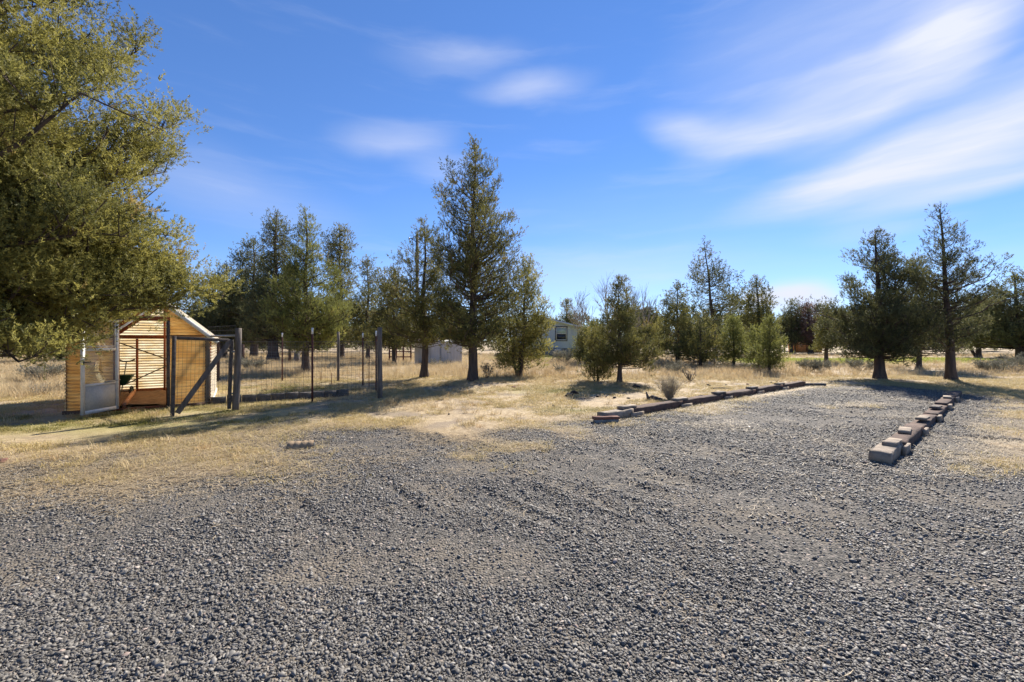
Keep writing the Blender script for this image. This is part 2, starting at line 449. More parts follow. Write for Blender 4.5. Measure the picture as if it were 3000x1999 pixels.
def ground_mat():
    m, t, o = mat('ground_surface')
    pos = t.n('ShaderNodeNewGeometry').outputs['Position']
    def at(n): return t.n('ShaderNodeAttribute', attribute_type='GEOMETRY', attribute_name=n).outputs['Fac']
    gm, gr, li = at('gravel'), at('green'), at('lime')
    n1 = t.noise(pos, 1.3, 6, .6); n2 = t.noise(pos, 9, 5, .65); n3 = t.noise(pos, 55, 4, .7)
    # dry straw covered soil
    soil = t.mix(t.ramp(n2, .35, .65), (.30, .215, .125), (.46, .36, .225))
    soil = t.mix(t.m('MULTIPLY', t.ramp(n1, .47, .62), .75), soil, (.20, .155, .115))
    soil = t.mix(t.m('MULTIPLY', t.ramp(n3, .5, .75), .45), soil, (.60, .49, .32))
    grn = t.mix(t.ramp(n3, .35, .7), (.145, .140, .035), (.42, .37, .13))
    soil = t.mix(t.m('MULTIPLY', gr, .8), soil, grn)
    lim = t.mix(t.ramp(n2, .3, .7), (.25, .28, .04), (.46, .44, .10))
    soil = t.mix(li, soil, lim)
    # gravel: cells of crushed basalt
    vo = t.n('ShaderNodeTexVoronoi', {'Vector': pos, 'Scale': 58.0}, feature='F1')
    vo2 = t.n('ShaderNodeTexVoronoi', {'Vector': pos, 'Scale': 31.0}, feature='F1')
    sv = t.n('ShaderNodeSeparateColor', {0: vo.outputs['Color']})
    g = t.mix(t.ramp(sv.outputs[0], .0, 1.0, smooth=False), (.045, .041, .036), (.165, .150, .130))
    g = t.mix(t.ramp(sv.outputs[1], .90, .93), g, (.30, .25, .21))
    g = t.mix(t.m('MULTIPLY', t.ramp(n1, .46, .64), .7), g, (.165, .138, .105))
    edge = t.ramp(t.m('ADD', gm, t.m('MULTIPLY', t.m('SUBTRACT', t.noise(pos, 16, 5, .7), .5), 1.1)), .35, .62)
    c = t.mix(edge, soil, g)
    hg = t.m('SUBTRACT', 1.0, vo.outputs['Distance'])
    h = t.n('ShaderNodeMix', {0: edge, 2: t.m('ADD', n3, t.m('MULTIPLY', n2, .6)), 3: t.m('SUBTRACT', hg, t.m('MULTIPLY', vo2.outputs['Distance'], .6))}, data_type='FLOAT')
    b = t.n('ShaderNodeBump', {'Strength': .9, 'Distance': .018, 'Height': h.outputs[0]})
    p = t.n('ShaderNodeBsdfPrincipled', {'Base Color': c, 'Roughness': .85, 'Specular IOR Level': .25, 'Normal': b.outputs[0]})
    t.link(p.outputs[0], o.inputs[0]); return m


M_GROUND = ground_mat()

# ------------------------------------------------------------------ ground
gx = np.concatenate([-np.geomspace(14, 900, 46)[::-1], np.arange(-13.9, 14, .09), np.geomspace(14, 900, 46)])
gy = np.concatenate([[-60, -30, -12, -5, -2], np.arange(0, 9, .075), np.arange(9, 18, .15), np.geomspace(18, 1400, 60)])
XX, YY = np.meshgrid(gx, gy); ZZ = zf(XX, YY)
nx, ny = len(gx), len(gy); idx = np.arange(nx * ny).reshape(ny, nx)
quads = np.stack([idx[:-1, :-1], idx[:-1, 1:], idx[1:, 1:], idx[1:, :-1]], -1).reshape(-1, 4)
GM = gravel_mask(XX, YY); GR = green_mask(XX, YY); LI = lime_mask(XX, YY)
inside = (GM.ravel()[quads].mean(1) > .5)
for nm, sel in (('ground', ~inside), ('gravel_drive', inside)):
    q = quads[sel]; u, inv = np.unique(q, return_inverse=True)
    me = mesh_np(nm, np.stack([XX.ravel()[u], YY.ravel()[u], ZZ.ravel()[u]], -1), inv.reshape(q.shape), None, (M_GROUND,), True)
    for an, arr in (('gravel', GM), ('green', GR), ('lime', LI)):
        me.attributes.new(an, 'FLOAT', 'POINT').data.foreach_set('value', arr.ravel()[u].astype(np.float32))
    link(nm, me, None, kind='structure')

# ------------------------------------------------------------------ scattering (geometry nodes, sources kept in the same mesh)
NVAR = 4


def make_group():
    ng = D.node_groups.new('scatter', 'GeometryNodeTree')
    ng.interface.new_socket('Geometry', in_out='INPUT', socket_type='NodeSocketGeometry')
    ng.interface.new_socket('Geometry', in_out='OUTPUT', socket_type='NodeSocketGeometry')
    t = NT(ng); gi = t.n('NodeGroupInput'); go = t.n('NodeGroupOutput')
    def na(n, ty): return t.n('GeometryNodeInputNamedAttribute', {'Name': n}, data_type=ty).outputs[0]
    var = na('variant', 'INT')
    def sep(k):
        cmp = t.n('FunctionNodeCompare', data_type='INT', operation='EQUAL')
        t.link(var, cmp.inputs[2]); cmp.inputs[3].default_value = k
        return t.n('GeometryNodeSeparateGeometry', {'Geometry': gi.outputs[0], 'Selection': cmp.outputs[0]}, domain='POINT').outputs[0]
    g2i = t.n('GeometryNodeGeometryToInstance')
    for k in range(NVAR): t.link(sep(k), g2i.inputs[0])
    e2r = t.n('FunctionNodeEulerToRotation', {0: na('rot', 'FLOAT_VECTOR')})
    iop = t.n('GeometryNodeInstanceOnPoints', {'Points': sep(-1), 'Instance': g2i.outputs[0], 'Pick Instance': True,
                                               'Instance Index': na('pick', 'INT'), 'Rotation': e2r.outputs[0], 'Scale': na('scl', 'FLOAT_VECTOR')})
    t.link(iop.outputs[0], go.inputs[0]); return ng


NG = make_group()


def scatter(name, variants, P, rot, scl, tone, m, parent=None, **props):
    """variants: NVAR (verts, quads, tris); P,rot (N,3); scl (N,) or (N,3)"""
    N = len(P); V = []; Q = []; T = []; var = []; n = 0
    for k, (v, q, t3) in enumerate(variants):
        V.append(v); var.append(np.full(len(v), k))
        if q is not None and len(q): Q.append(np.asarray(q) + n)
        if t3 is not None and len(t3): T.append(np.asarray(t3) + n)
        n += len(v)
    V.append(P); var.append(np.full(N, -1))
    me = mesh_np(name, np.vstack(V), np.vstack(Q) if Q else None, np.vstack(T) if T else None, (m,))
    scl = np.asarray(scl, float)
    if scl.ndim == 1: scl = np.repeat(scl[:, None], 3, 1)
    def attr(nm, ty, a, key):
        full = np.zeros((n, *a.shape[1:]), a.dtype); full = np.concatenate([full, a])
        me.attributes.new(nm, ty, 'POINT').data.foreach_set(key, full.ravel())
    me.attributes.new('variant', 'INT', 'POINT').data.foreach_set('value', np.concatenate(var).astype(np.int32))
    attr('rot', 'FLOAT_VECTOR', np.asarray(rot, np.float32), 'vector'); attr('scl', 'FLOAT_VECTOR', scl.astype(np.float32), 'vector')
    attr('tone', 'FLOAT', np.clip(np.asarray(tone, np.float32), 0, 1), 'value'); attr('pick', 'INT', rng.integers(0, NVAR, N).astype(np.int32), 'value')
    o = link(name, me, parent, **props)
    md = o.modifiers.new('scatter', 'NODES'); md.node_group = NG
    return o


def spray_variant(seed, n=15, lw=.105, ll=.33):
    """juniper sprig of unit length along +X: little scale-leaf twigs off a bent axis"""
    r = np.random.default_rng(seed); V = []; Q = []
    for i in range(n):
        a = r.uniform(.0, .85); base = np.array([a, .10 * math.sin(3 * a + seed), 0]) + r.normal(0, .03, 3)
        d = np.array([r.uniform(.35, 1.0), r.normal(0, .55), r.normal(.12, .5)]); d /= np.linalg.norm(d)
        L = ll * r.uniform(.6, 1.25); s = np.cross(d, r.normal(size=3)); s /= np.linalg.norm(s) + 1e-9
        w = lw * r.uniform(.7, 1.3); k = len(V)
        V += [base, base + d * L * .5 + s * w / 2, base + d * L, base + d * L * .5 - s * w / 2]; Q.append((k, k + 1, k + 2, k + 3))
    return np.array(V), np.array(Q), None


SPRAYS = [spray_variant(s) for s in (1, 2, 3, 4)]
SPRAYS_NEAR = [spray_variant(s, 24, .062, .25) for s in (11, 12, 13, 14)]
SPRAYS_FAR = [spray_variant(s, 7, .16, .46) for s in (5, 6, 7, 8)]


def dir_rot(d, roll):
    """euler that turns +X into d, after a roll about X"""
    return np.stack([roll, -np.arcsin(np.clip(d[:, 2], -1, 1)), np.arctan2(d[:, 1], d[:, 0])], -1)


UP3 = np.array([0, 0, 1.])


def unit(v): return v / (np.linalg.norm(v, axis=-1, keepdims=True) + 1e-9)


def juniper(name, label, x, y, H, prof, seed, n_branch=200, spray=.19, per=7, lean=0.0, trunk_r=.14, lo=.55, mtl=None,
            rise=(.35, .8), group='junipers', sec=1.0, far=False, gaps=.15, stems=1, tmean=.45, dens_r=1.0, near=False, wide=1.0, extra=()):
    r = np.random.default_rng(seed)
    z = float(zf(x, y))
    root = thing(name, label, 'tree', (x, y, z - .03), 0, group)
    prof = [(a, b * wide, c * wide) for a, b, c in prof]
    ph = np.array([p[0] for p in prof])[::-1] if prof[0][0] > prof[-1][0] else np.array([p[0] for p in prof])
    pr = prof[::-1] if prof[0][0] > prof[-1][0] else prof
    pl = np.array([p[1] for p in pr]); pq = np.array([p[2] for p in pr])
    seedf = r.uniform(0, 50)
    # view-independent left/right asymmetry: world -X / +X sides
    def R(az, h):
        L = np.interp(h, ph, pl); Rr = np.interp(h, ph, pq); w = (np.cos(az) + 1) / 2; w = w * w * (3 - 2 * w)
        return L * (1 - w) + Rr * w
    def axis(h):
        t = np.clip(h / H, 0, 1)
        wob = .04 * np.sin(h * 1.7 + seedf) * np.minimum(h, 1)
        return np.stack([lean * t ** 1.3 + wob, .5 * wob, h], -1)
    V, Q = [], []; nv = 0
    def put(v, q):
        nonlocal nv
        V.append(v); Q.append(q + nv); nv += len(v)
    hs = np.linspace(0, H * .985, 18)
    flare = trunk_r * (1 - .93 * (hs / H) ** .85) * (1 + .3 * np.exp(-hs / .15))
    P = axis(hs); sides = 6 if far else 11
    v, q = tube_np(P[None], flare[None], sides); 
    v = v + (fbm(np.arctan2(v[:, 1], v[:, 0]) * 2, v[:, 2] * 1.2, seed) - .5)[:, None] * np.array([1, 1, 0]) * trunk_r * .5 * (v[:, 2:3] < H * .5)
    put(v, q)
    for s in range(stems - 1):
        az = s * 2.4 + seedf; hh = H * r.uniform(.45, .8); k = np.linspace(0, 1, 8)
        off = R(az, hh) * .55 * k ** .7
        P = np.stack([np.cos(az) * (off + .1), np.sin(az) * (off + .1), hh * k], -1)
        v, q = tube_np(P[None], (trunk_r * .6 * (1 - .9 * k))[None], 7); put(v, q)
    # branches -------------------------------------------------
    hh = np.linspace(lo, H * .985, 200); wgt = (np.interp(hh, ph, pl) + np.interp(hh, ph, pq)) + .25
    cdf = np.cumsum(wgt); cdf /= cdf[-1]
    tip = np.interp((np.arange(n_branch) + r.uniform(0, 1, n_branch)) / n_branch, cdf, hh)
    az = np.arange(n_branch) * 2.39996 + r.normal(0, .45, n_branch)
    lump = .60 + .72 * vnoise(np.cos(az) * 1.7 + tip * .55 + seedf, np.sin(az) * 1.7 + seedf - tip * .2, seed)
    rad = R(az, tip) * np.minimum(lump, 1.06) * r.uniform(.85, 1.06, n_branch)
    rad = np.where(r.uniform(size=n_branch) < .07, rad * 1.22, rad)
    rad = np.where(r.uniform(size=n_branch) < .28, rad * r.uniform(.35, .8, n_branch), rad)
    keep = vnoise(np.cos(az) * 1.2 + 3 + seedf, tip * .9 + np.sin(az), seed + 5) > gaps
    tip, az, rad = tip[keep], az[keep], rad[keep]; n = len(tip)
    rs = rad * r.uniform(rise[0], rise[1], n) * np.clip(.10 + 1.6 * tip / H, 0, 1.25)
    if len(extra):                                            # single long boughs
        ex = np.array(extra); ne = len(ex)
        tip = np.concatenate([tip, ex[:, 2]]); az = np.concatenate([az, np.arctan2(ex[:, 1], ex[:, 0])]); rad = np.concatenate([rad, np.hypot(ex[:, 0], ex[:, 1])])
        rs = np.concatenate([rs, -r.uniform(.0, .35, ne)]); n += ne
    h0 = np.clip(tip - rs, lo * r.uniform(.7, 1.25, n), H * .97)
    k = np.linspace(0, 1, 6)[None, :, None]
    A0 = axis(h0)[:, None, :]
    out = np.stack([np.cos(az), np.sin(az), np.zeros(n)], -1)[:, None, :]
    bend = r.normal(0, .16, (n, 1)) * rad[:, None]
    side = np.stack([-np.sin(az), np.cos(az), np.zeros(n)], -1)[:, None, :]
    wig = r.normal(0, .05, (n, 6, 3)) * rad[:, None, None] * k
    BP = A0 + out * (rad[:, None, None] * k ** .85) + np.array([0, 0, 1.]) * ((tip - h0)[:, None, None] * k ** r.uniform(1.2, 2.2, (n, 1, 1))) + side * (bend[:, :, None] * np.sin(k * 2.6)) + wig
    br = trunk_r * np.clip(.06 + .16 * rad / (rad.max() + .01), .04, .22)[:, None] * (1 - .88 * np.linspace(0, 1, 6))[None]
    v, q = tube_np(BP, br, 4 if far else 5); put(v, q)
    # secondaries ------------------------------------------------
    ns = np.maximum(2, ((1.6 + 2.7 * rad) * sec).astype(int)); bi = np.repeat(np.arange(n), ns); m = len(bi)
    t = r.uniform(.12, 1.0, m) ** .7
    f = t * 5; i0 = np.minimum(f.astype(int), 4); fr = (f - i0)[:, None]
    O = BP[bi, i0] * (1 - fr) + BP[bi, i0 + 1] * fr; tang = unit(BP[bi, i0 + 1] - BP[bi, i0])
    sg = np.where(r.uniform(size=m) < .5, -1, 1)[:, None]
    sd = unit(tang * r.uniform(.2, 1.0, (m, 1)) + side[bi, 0] * sg * r.uniform(.0, 1.0, (m, 1)) + np.array([0, 0, 1.]) * r.uniform(-.1, 1.1, (m, 1)))
    sl_ = np.clip(.14 + .20 * rad[bi] * (1.2 - t), .12, .60) * r.uniform(.6, 1.25, m) * (spray / .16) ** .5
    k3 = np.linspace(0, 1, 3)[None, :, None]
    SP = O[:, None] + sd[:, None] * sl_[:, None, None] * k3 + np.array([0, 0, .15]) * sl_[:, None, None] * k3 ** 2
    if not far:
        v, q = tube_np(SP, np.full((m, 1), .010) * np.array([[1, .7, .35]]) * (.5 + trunk_r * 2.0), 3); put(v, q)
    me = mesh_np('trunk', np.vstack(V), np.vstack(Q), None, (M_BARK,), True)
    link('trunk', me, root)
    # clumps of sprays ---------------------------------------------
    nc = 1; ci = np.arange(m); cu = r.uniform(.45, 1.05, (m, 1))
    CC = O + sd * sl_[:, None] * cu + UP3 * .15 * sl_[:, None] * cu ** 2
    cr = r.uniform(.09, .27, m) * (spray / .155)
    np_ = r.poisson(per * 1.75 * (cr / cr.mean()) ** 1.5); si = np.repeat(np.arange(m), np_); c = len(si)
    off = r.normal(size=(c, 3)) * np.array([1, 1, .85]); pos = CC[si] + off * cr[si, None] * .55
    d = unit(unit(off) * r.uniform(.3, 1.0, (c, 1)) + sd[si] * .45 + UP3 * r.uniform(.2, 1.0, (c, 1)) + r.normal(0, .2, (c, 3)))
    tn = (tmean + .34 * (r.normal(size=m)[si] * .6 + r.normal(size=n)[bi[si]] * .3) + r.normal(0, .055, c))
    # leader
    nl = int(14 * per * max(.4, min(1.5, .06 * n)) / 6); hz = H * r.uniform(.90, 1.0, nl)
    lp = axis(hz) + r.normal(0, .05, (nl, 3)); ld = unit(np.stack([r.normal(0, .5, nl), r.normal(0, .5, nl), r.uniform(.3, 1, nl)], -1))
    pos = np.vstack([pos, lp]); d = np.vstack([d, ld]); tn = np.concatenate([tn, r.normal(tmean, .12, nl)])
    c = len(pos)
    scatter('crown', SPRAYS_NEAR if near else SPRAYS_FAR if far else SPRAYS, pos, dir_rot(d, r.uniform(0, 6.28, c)), spray * r.uniform(.65, 1.3, c), tn, mtl or M_LEAF, root, kind='stuff')
    return root, c


# ------------------------------------------------------------------ greenhouse
FR = np.array([-7.08, 10.03, 0.]); GU = -np.array([1, .65, 0]) / math.hypot(1, .65); GV = np.array([-.65, 1, 0]) / math.hypot(1, .65)
UP = np.array([0, 0, 1.]); GW, GD, GE, GRD = 2.43, 3.6, 1.62, 2.68
def gp(u, v, z): return FR + GU * u + GV * v + UP * z
def roofz(u): return GE + (GRD - GE) * (1 - abs(u - GW / 2) / (GW / 2))


gh = thing('greenhouse', 'small gabled greenhouse of corrugated plastic, coloured amber where backlit, with red wooden frame, door standing open', 'greenhouse', (0, 0, 0))


def corr(name, u0, u1, z0, topf, origin, du, nrm, m, pitch=.072, amp=.012, parent=gh, flat=1.0):
    """sheet with horizontal corrugations; topf(u) limits its height"""
    nz = int((max(topf(u0), topf(u1), topf((u0 + u1) / 2)) - z0) / pitch * 6) + 1
    us = np.linspace(u0, u1, 13); V = []
    for j in range(nz + 1):
        for u in us:
            z = min(z0 + j * pitch / 6, topf(u))
            V.append(origin + du * u + UP * z + nrm * (amp * flat * math.sin(2 * math.pi * z / pitch)))
    idx = np.arange((nz + 1) * 13).reshape(nz + 1, 13)
    q = np.stack([idx[:-1, :-1], idx[:-1, 1:], idx[1:, 1:], idx[1:, :-1]], -1).reshape(-1, 4)
    return MB().add(V, q).build(name, m, parent, smooth=True)


Z0 = .06
corr('wall_sheet', .02, .78, Z0, lambda u: GE, FR, GU, -GV, M_FIB_BACKLIT, flat=.5)
corr('wall_sheet', 1.66, GW - .02, Z0, lambda u: GE, FR, GU, -GV, M_FIB_BACKLIT)
corr('gable_sheet', .0, .79, GE + .004, roofz, FR, GU, -GV, M_FIB_BACKLIT)
corr('gable_sheet', 1.65, GW, GE + .004, roofz, FR, GU, -GV, M_FIB_BACKLIT)
corr('wall_sheet', 0, GD, Z0, lambda v: GE, FR, GV, -GU, M_FIB_SUNLIT)
corr('wall_sheet', 0, GD, Z0, lambda v: GE, FR + GU * GW, GV, GU, M_FIB_BACKLIT)
corr('wall_sheet', 0, GW / 2 - .003, Z0, lambda u: roofz(u), FR + GV * GD, GU, GV, M_FIB_SUNLIT)
corr('wall_sheet', GW / 2 + .003, GW, Z0, lambda u: roofz(u), FR + GV * GD, GU, GV, M_FIB_SUNLIT)
for s in (0, 1):                                             # corrugated roof sheets, ridges running down the slope
    e0 = gp(-.14 if s == 0 else GW + .14, -.12, GE - .13); r0 = gp(GW / 2, -.12, GRD + .015)
    L = GD + .24; n = int(L / .068 * 6); V = []
    for j in range(n + 1):
        w = .011 * math.sin(2 * math.pi * j / 6)
        for k in range(5): V.append(e0 + (r0 - e0) * k / 4 + GV * (L * j / n) + UP * (w + .02))
    idx = np.arange((n + 1) * 5).reshape(n + 1, 5)
    q = np.stack([idx[:-1, :-1], idx[:-1, 1:], idx[1:, 1:], idx[1:, :-1]], -1).reshape(-1, 4)
    MB().add(V, q).build('roof_sheet', M_FIB_SUNLIT, gh, smooth=True)
    MB().bar(e0 + GV * -.012 - UP * .03, r0 + GV * -.012 - UP * .03, .02, .085).build('rake_board', M_WHITE, gh)
def stud(u, v, z0, z1, w=.045, d=.09, m=M_REDWOOD, nm='stud', dirv=GV):
    return MB().bar(gp(u, v, z0), gp(u, v, z1), w, d, up=dirv).build(nm, m, gh)
for u in (.03, GW - .03, .80, 1.64): stud(u, .06, .03, roofz(u) - .05 if .5 < u < 2 else GE - .02)
MB().bar(gp(.775, -.03, .02), gp(.775, -.03, 1.95), .05, .10, up=GV).build('door_jamb', M_POSTD, gh)
MB().bar(gp(1.665, -.03, .02), gp(1.665, -.03, 1.98), .05, .09, up=GV).build('door_jamb', M_REDWOOD, gh)
MB().bar(gp(.75, -.02, 2.0), gp(1.69, -.02, 2.0), .05, .09).build('door_header', M_REDWOOD, gh)
MB().bar(gp(.80, -.02, .03), gp(1.64, -.02, .03), .07, .05).build('door_sill', M_REDWOOD, gh)
for v in (.06, 1.2, 2.4, GD - .06):
    for s in (0, 1):
        a = gp(.04 if s == 0 else GW - .04, v, GE - .05); b = gp(GW / 2, v, GRD - .06)
        MB().bar(a, b, .045, .09).build('rafter', M_REDWOOD, gh)
for v in (1.2, 2.4):
    for u in (.05, GW - .05): stud(u, v, .03, GE - .06, .09, .045)
for u in (.05, .62, 1.225, 1.83, GW - .05): stud(u, GD - .06, .03, roofz(u) - .09 if u == 1.225 else GE - .06)
MB().bar(gp(.06, GD - .075, GE), gp(GW - .06, GD - .075, GE), .05, .09).build('top_plate', M_REDWOOD, gh)
MB().bar(gp(.06, GD - .08, .10), gp(GW - .06, GD - .08, .10), .05, .11).build('base_plate', M_REDWOOD, gh)
for u in (.06, GW - .06): MB().bar(gp(u, .1, GE - .02), gp(u, GD - .1, GE - .02), .045, .09).build('top_plate', M_REDWOOD, gh)
MB().bar(gp(.1, .03, GE - .02), gp(.74, .03, GE - .02), .045, .08).build('top_plate', M_REDWOOD, gh)
MB().bar(gp(1.70, .03, GE - .02), gp(GW - .1, .03, GE - .02), .045, .08).build('top_plate', M_REDWOOD, gh)
MB().bar(gp(.08, .05, 1.55), gp(.74, .05, .32), .03, .05).build('wall_brace', M_POSTD, gh)
MB().bar(gp(2.35, .05, 1.55), gp(1.72, .05, .45), .03, .05).build('wall_brace', M_POSTD, gh)
MB().bar(gp(2.3, GD - .14, 1.50), gp(1.0, GD - .14, .90), .022, .03).build('cross_brace', M_POSTD, gh)
MB().bar(gp(2.1, GD - .16, .28), gp(1.0, GD - .16, .88), .022, .03).build('cross_brace', M_POSTD, gh)
MB().box(gp(-.01, -.022, -.06), GU * .79, GV * .02, UP * .13).build('skirt_board', M_POSTB, gh)
MB().box(gp(1.65, -.022, -.06), GU * .82, GV * .02, UP * .13).build('skirt_board', M_POSTB, gh)
MB().box(gp(-.022, .0, -.06), GV * GD, GU * .02, UP * .13).build('skirt_board', M_WHITE, gh)
r_ = np.random.default_rng(5)
nu, nw = 22, 30
V = [gp(.08 + (GW - .16) * i / nu, .10 + (GD - .2) * j / nw, .05 + .06 * vnoise(i * .5, j * .5, 3) + .02 * r_.uniform()) for j in range(nw + 1) for i in range(nu + 1)]
idx = np.arange((nw + 1) * (nu + 1)).reshape(nw + 1, nu + 1)
MB().add(V, np.stack([idx[:-1, 1:], idx[:-1, :-1], idx[1:, :-1], idx[1:, 1:]], -1).reshape(-1, 4)).build('soil_bed', M_SOIL, gh, smooth=True)
# storm door, swung out towards the camera
hp = gp(1.62, -.09, 0); dd = np.array([.05, -.9987, 0]); dn = np.array([.9987, .05, 0]); DW, DH, B0 = .82, 1.90, .06
sd_ = link('storm_door', None, gh); 
def dp(s, z, o=0): return hp + dd * s + dn * o + UP * (B0 + z)
fr = MB()
fr.box(dp(0, 0), dd * .06, dn * .032, UP * DH).box(dp(DW - .06, 0), dd * .06, dn * .032, UP * DH)
for z0, z1 in ((0, .07), (.55, .59), (1.24, 1.30), (DH - .07, DH)): fr.box(dp(.062, z0, .001), dd * (DW - .124), dn * .03, UP * (z1 - z0))
fr.build('door_frame', M_ALU, sd_)
MB().box(dp(.064, .072, .010), dd * (DW - .128), dn * .012, UP * .476).build('kick_panel', M_KICK, sd_)
MB().box(dp(.064, .592, .014), dd * (DW - .128), dn * .004, UP * .646).build('lower_pane', M_GLASS, sd_)
MB().box(dp(.064, 1.302, .014), dd * (DW - .128), dn * .004, UP * .526).build('upper_pane', M_GLASS, sd_)
MB().box(dp(.09, 1.325, .028), dd * (DW - .18), dn * .012, UP * .018).box(dp(.09, 1.325, .028), dd * .016, dn * .012, UP * .48).box(dp(DW - .106, 1.325, .028), dd * .016, dn * .012, UP * .48).build('pane_trim', M_ALU, sd_)
MB().tube([dp(DW - .03, 1.02, .03), dp(DW - .03, 1.02, .075), dp(DW - .13, 1.03, .08)], .011).box(dp(DW - .045, .97, .032), dd * .03, dn * .008, UP * .11).build('door_handle', M_BLACK, sd_)
MB().tube([dp(.35, .60, .05), dp(.10, .61, .055)], .016).tube([dp(.10, .61, .055), dp(-.06, .615, .01)], .006).build('door_closer', M_STEEL, sd_)
th = thing('wire_hanger', 'small dark wire triangle hanging on the amber wall behind the storm door', 'hanger', tuple(gp(1.98, -.03, 0)))
a, b, c = GU * -.12 + UP * .84, GU * .10 + UP * .84, GU * .01 + UP * .99
MB().tube([a, b, c, a], .008, 6).tube([c, c + UP * .05], .006, 6).build('wire_loop', M_POSTB, th)
# objects inside
pl = gp(1.55, .12, .10); ql = gp(1.80, 3.0, .15)
wp = thing('wooden_plank', 'long salmon coloured board edging the soil bed inside the greenhouse doorway', 'board')
MB().bar(pl, ql, .06, .11).build('board', M_PLANK, wp)
bs = gp(1.98, 2.45, .10)
sp = thing('seed_spreader', 'green hopper broadcast spreader with black wheels parked inside the greenhouse', 'spreader', tuple(bs), 0.5)
hop = []
for z, w, d2 in ((.26, .07, .07), (.34, .13, .11), (.50, .22, .17), (.52, .23, .18), (.52, .20, .15), (.40, .13, .10)):
    hop += [(-w, -d2, z), (w, -d2, z), (w, d2, z), (-w, d2, z)]
q = [(4 * i + j, 4 * i + (j + 1) % 4, 4 * i + 4 + (j + 1) % 4, 4 * i + 4 + j) for i in range(5) for j in range(4)] + [(20, 21, 22, 23), (3, 2, 1, 0)]
MB().add(hop, q).build('hopper', M_GREENP, sp)
for sx in (-.2, .2):
    th_ = np.linspace(0, 2 * math.pi, 17)
    wv = MB().tube(np.stack([np.full(17, sx), .10 * np.cos(th_), .11 + .10 * np.sin(th_)], -1), .028, 7, cap=False)
    w_ = wv.build('wheel', M_BLACK, sp, smooth=True)
    MB().tube([(sx - .012, 0, .11), (sx + .012, 0, .11)], .075, 14).build('rim', M_GREENP, w_)
MB().tube([(-.2, 0, .11), (.2, 0, .11)], .012).tube([(0, .02, .13), (0, .14, .30), (0, .42, .86)], .014).tube([(0, -.12, .02), (0, -.1, .26)], .012).build('spreader_frame', M_STEEL, sp)
MB().tube([(-.17, .44, .90), (-.06, .42, .86), (.06, .42, .86), (.17, .44, .90)], .018).build('handlebar', M_BLACK, sp)

# ------------------------------------------------------------------ wire fence, gate, edging blocks


def wires(mb, p, q, z0, z1, dx, dz, r=.0026, lean=0):
    p, q = np.array([*p, 0.]), np.array([*q, 0.]); L = np.linalg.norm(q - p); n = max(2, int(round(L / dx))); m = max(2, int(round((z1 - z0) / dz)))
    d = (q - p) / L
    gz0, gz1 = float(zf(p[0], p[1])), float(zf(q[0], q[1]))
    for i in range(n + 1):
        a = p + d * L * i / n + UP * (gz0 + (gz1 - gz0) * i / n); mb.tube([a + UP * z0, a + UP * z1 + d * lean], r, 3, cap=False)
    for j in range(m + 1):
        z = z0 + (z1 - z0) * j / m; mb.tube([p + UP * (z + gz0), q + UP * (z + gz1)], r, 3, cap=False)


fence = thing('wire_fence', 'wire mesh pen fence on weathered wood posts and rusty steel posts beside the greenhouse', 'fence')
def post_round(px, py, top, r, m, nm='wood_post', lean=0):
    x, y = G(px, py); z = float(zf(x, y)); zt = PZ(top, y)
    k = np.linspace(0, 1, 6); P = np.stack([x + lean * k + .006 * np.sin(k * 5 + px), np.full(6, y), z - .12 + (zt - z + .12) * k], -1)
    MB().tube(P, r * (1.04 - .1 * k), 11).build(nm, m, fence)
    return (x, y)
def post_steel(px, py, top):
    x, y = G(px, py); z = float(zf(x, y)); zt = PZ(top, y)
    mb = MB().box((x - .024, y - .004, z - .1), (.048, 0, 0), (0, .006, 0), UP * (zt - z - .06))
    mb.box((x - .004, y + .003, z - .1), (.008, 0, 0), (0, .036, 0), UP * (zt - z - .06))
    for h in np.arange(.12, zt - z - .2, .09): mb.box((x - .008, y - .012, z + h), (.016, 0, 0), (0, .008, 0), UP * .022)
    o = mb.build('steel_post', M_TPOST, fence)
    MB().box((x - .024, y - .004, zt - .158), (.048, 0, 0), (0, .006, 0), UP * .155).box((x - .004, y + .003, zt - .158), (.008, 0, 0), (0, .036, 0), UP * .155).build('white_tip', M_WHITE, o)
    return (x, y)
A1 = post_round(690, 1203, 962, .066, M_POST, lean=.07)
A0 = post_round(608, 1187, 984, .06, M_POST)
A2 = post_steel(915, 1180, 961)
A3 = post_round(1113, 1168, 960, .062, M_POST)
A4 = post_steel(1102, 1148, 970)
A5 = post_steel(1063, 1131, 976)
A6 = post_round(991, 1119, 973, .05, M_POST)
A7 = post_steel(827, 1118, 976)
A8 = post_round(638, 1118, 985, .07, M_POSTB)
for p, q in ((A1, A2), (A2, A3), (A3, A4), (A4, A5), (A5, A6), (A6, A7), (A7, A8)):
    mb = MB(); wires(mb, p, q, .03, 1.48, .10, .12); mb.build('wire_mesh', M_WIRE, fence, kind='stuff')
a0 = np.array([A0[0], A0[1], 1.61]); a1 = np.array([A1[0] + .05, A1[1], 1.61])
MB().tube([a0, a1], .022, 8).build('top_pipe', M_STEEL, fence)
mb = MB(); wires(mb, A0, A1, 1.64, 1.83, .085, .09, lean=.05); mb.build('wire_mesh', M_WIRE, fence, kind='stuff')
for px, py, top in ((940, 1118, 1091), (971, 1128, 1093), (1081, 1140, 1015)):
    x, y = G(px, py); MB().tube([(x, y, -.05), (x + .01, y, PZ(top, y))], .011, 6).build('stake', M_TPOST, fence)
gate = thing('wooden_gate', 'dark wooden gate with wire mesh and one diagonal brace, swung open from its post', 'gate')
g0 = np.array([*G(505, 1221), 0]); g1 = np.array([*G(671, 1204), 0]); gd = unit(g1 - g0); gn = np.array([-gd[1], gd[0], 0])
gl = np.linalg.norm(g1 - g0)
def gg(s, z, o=0): return g0 + gd * s + gn * o + UP * z
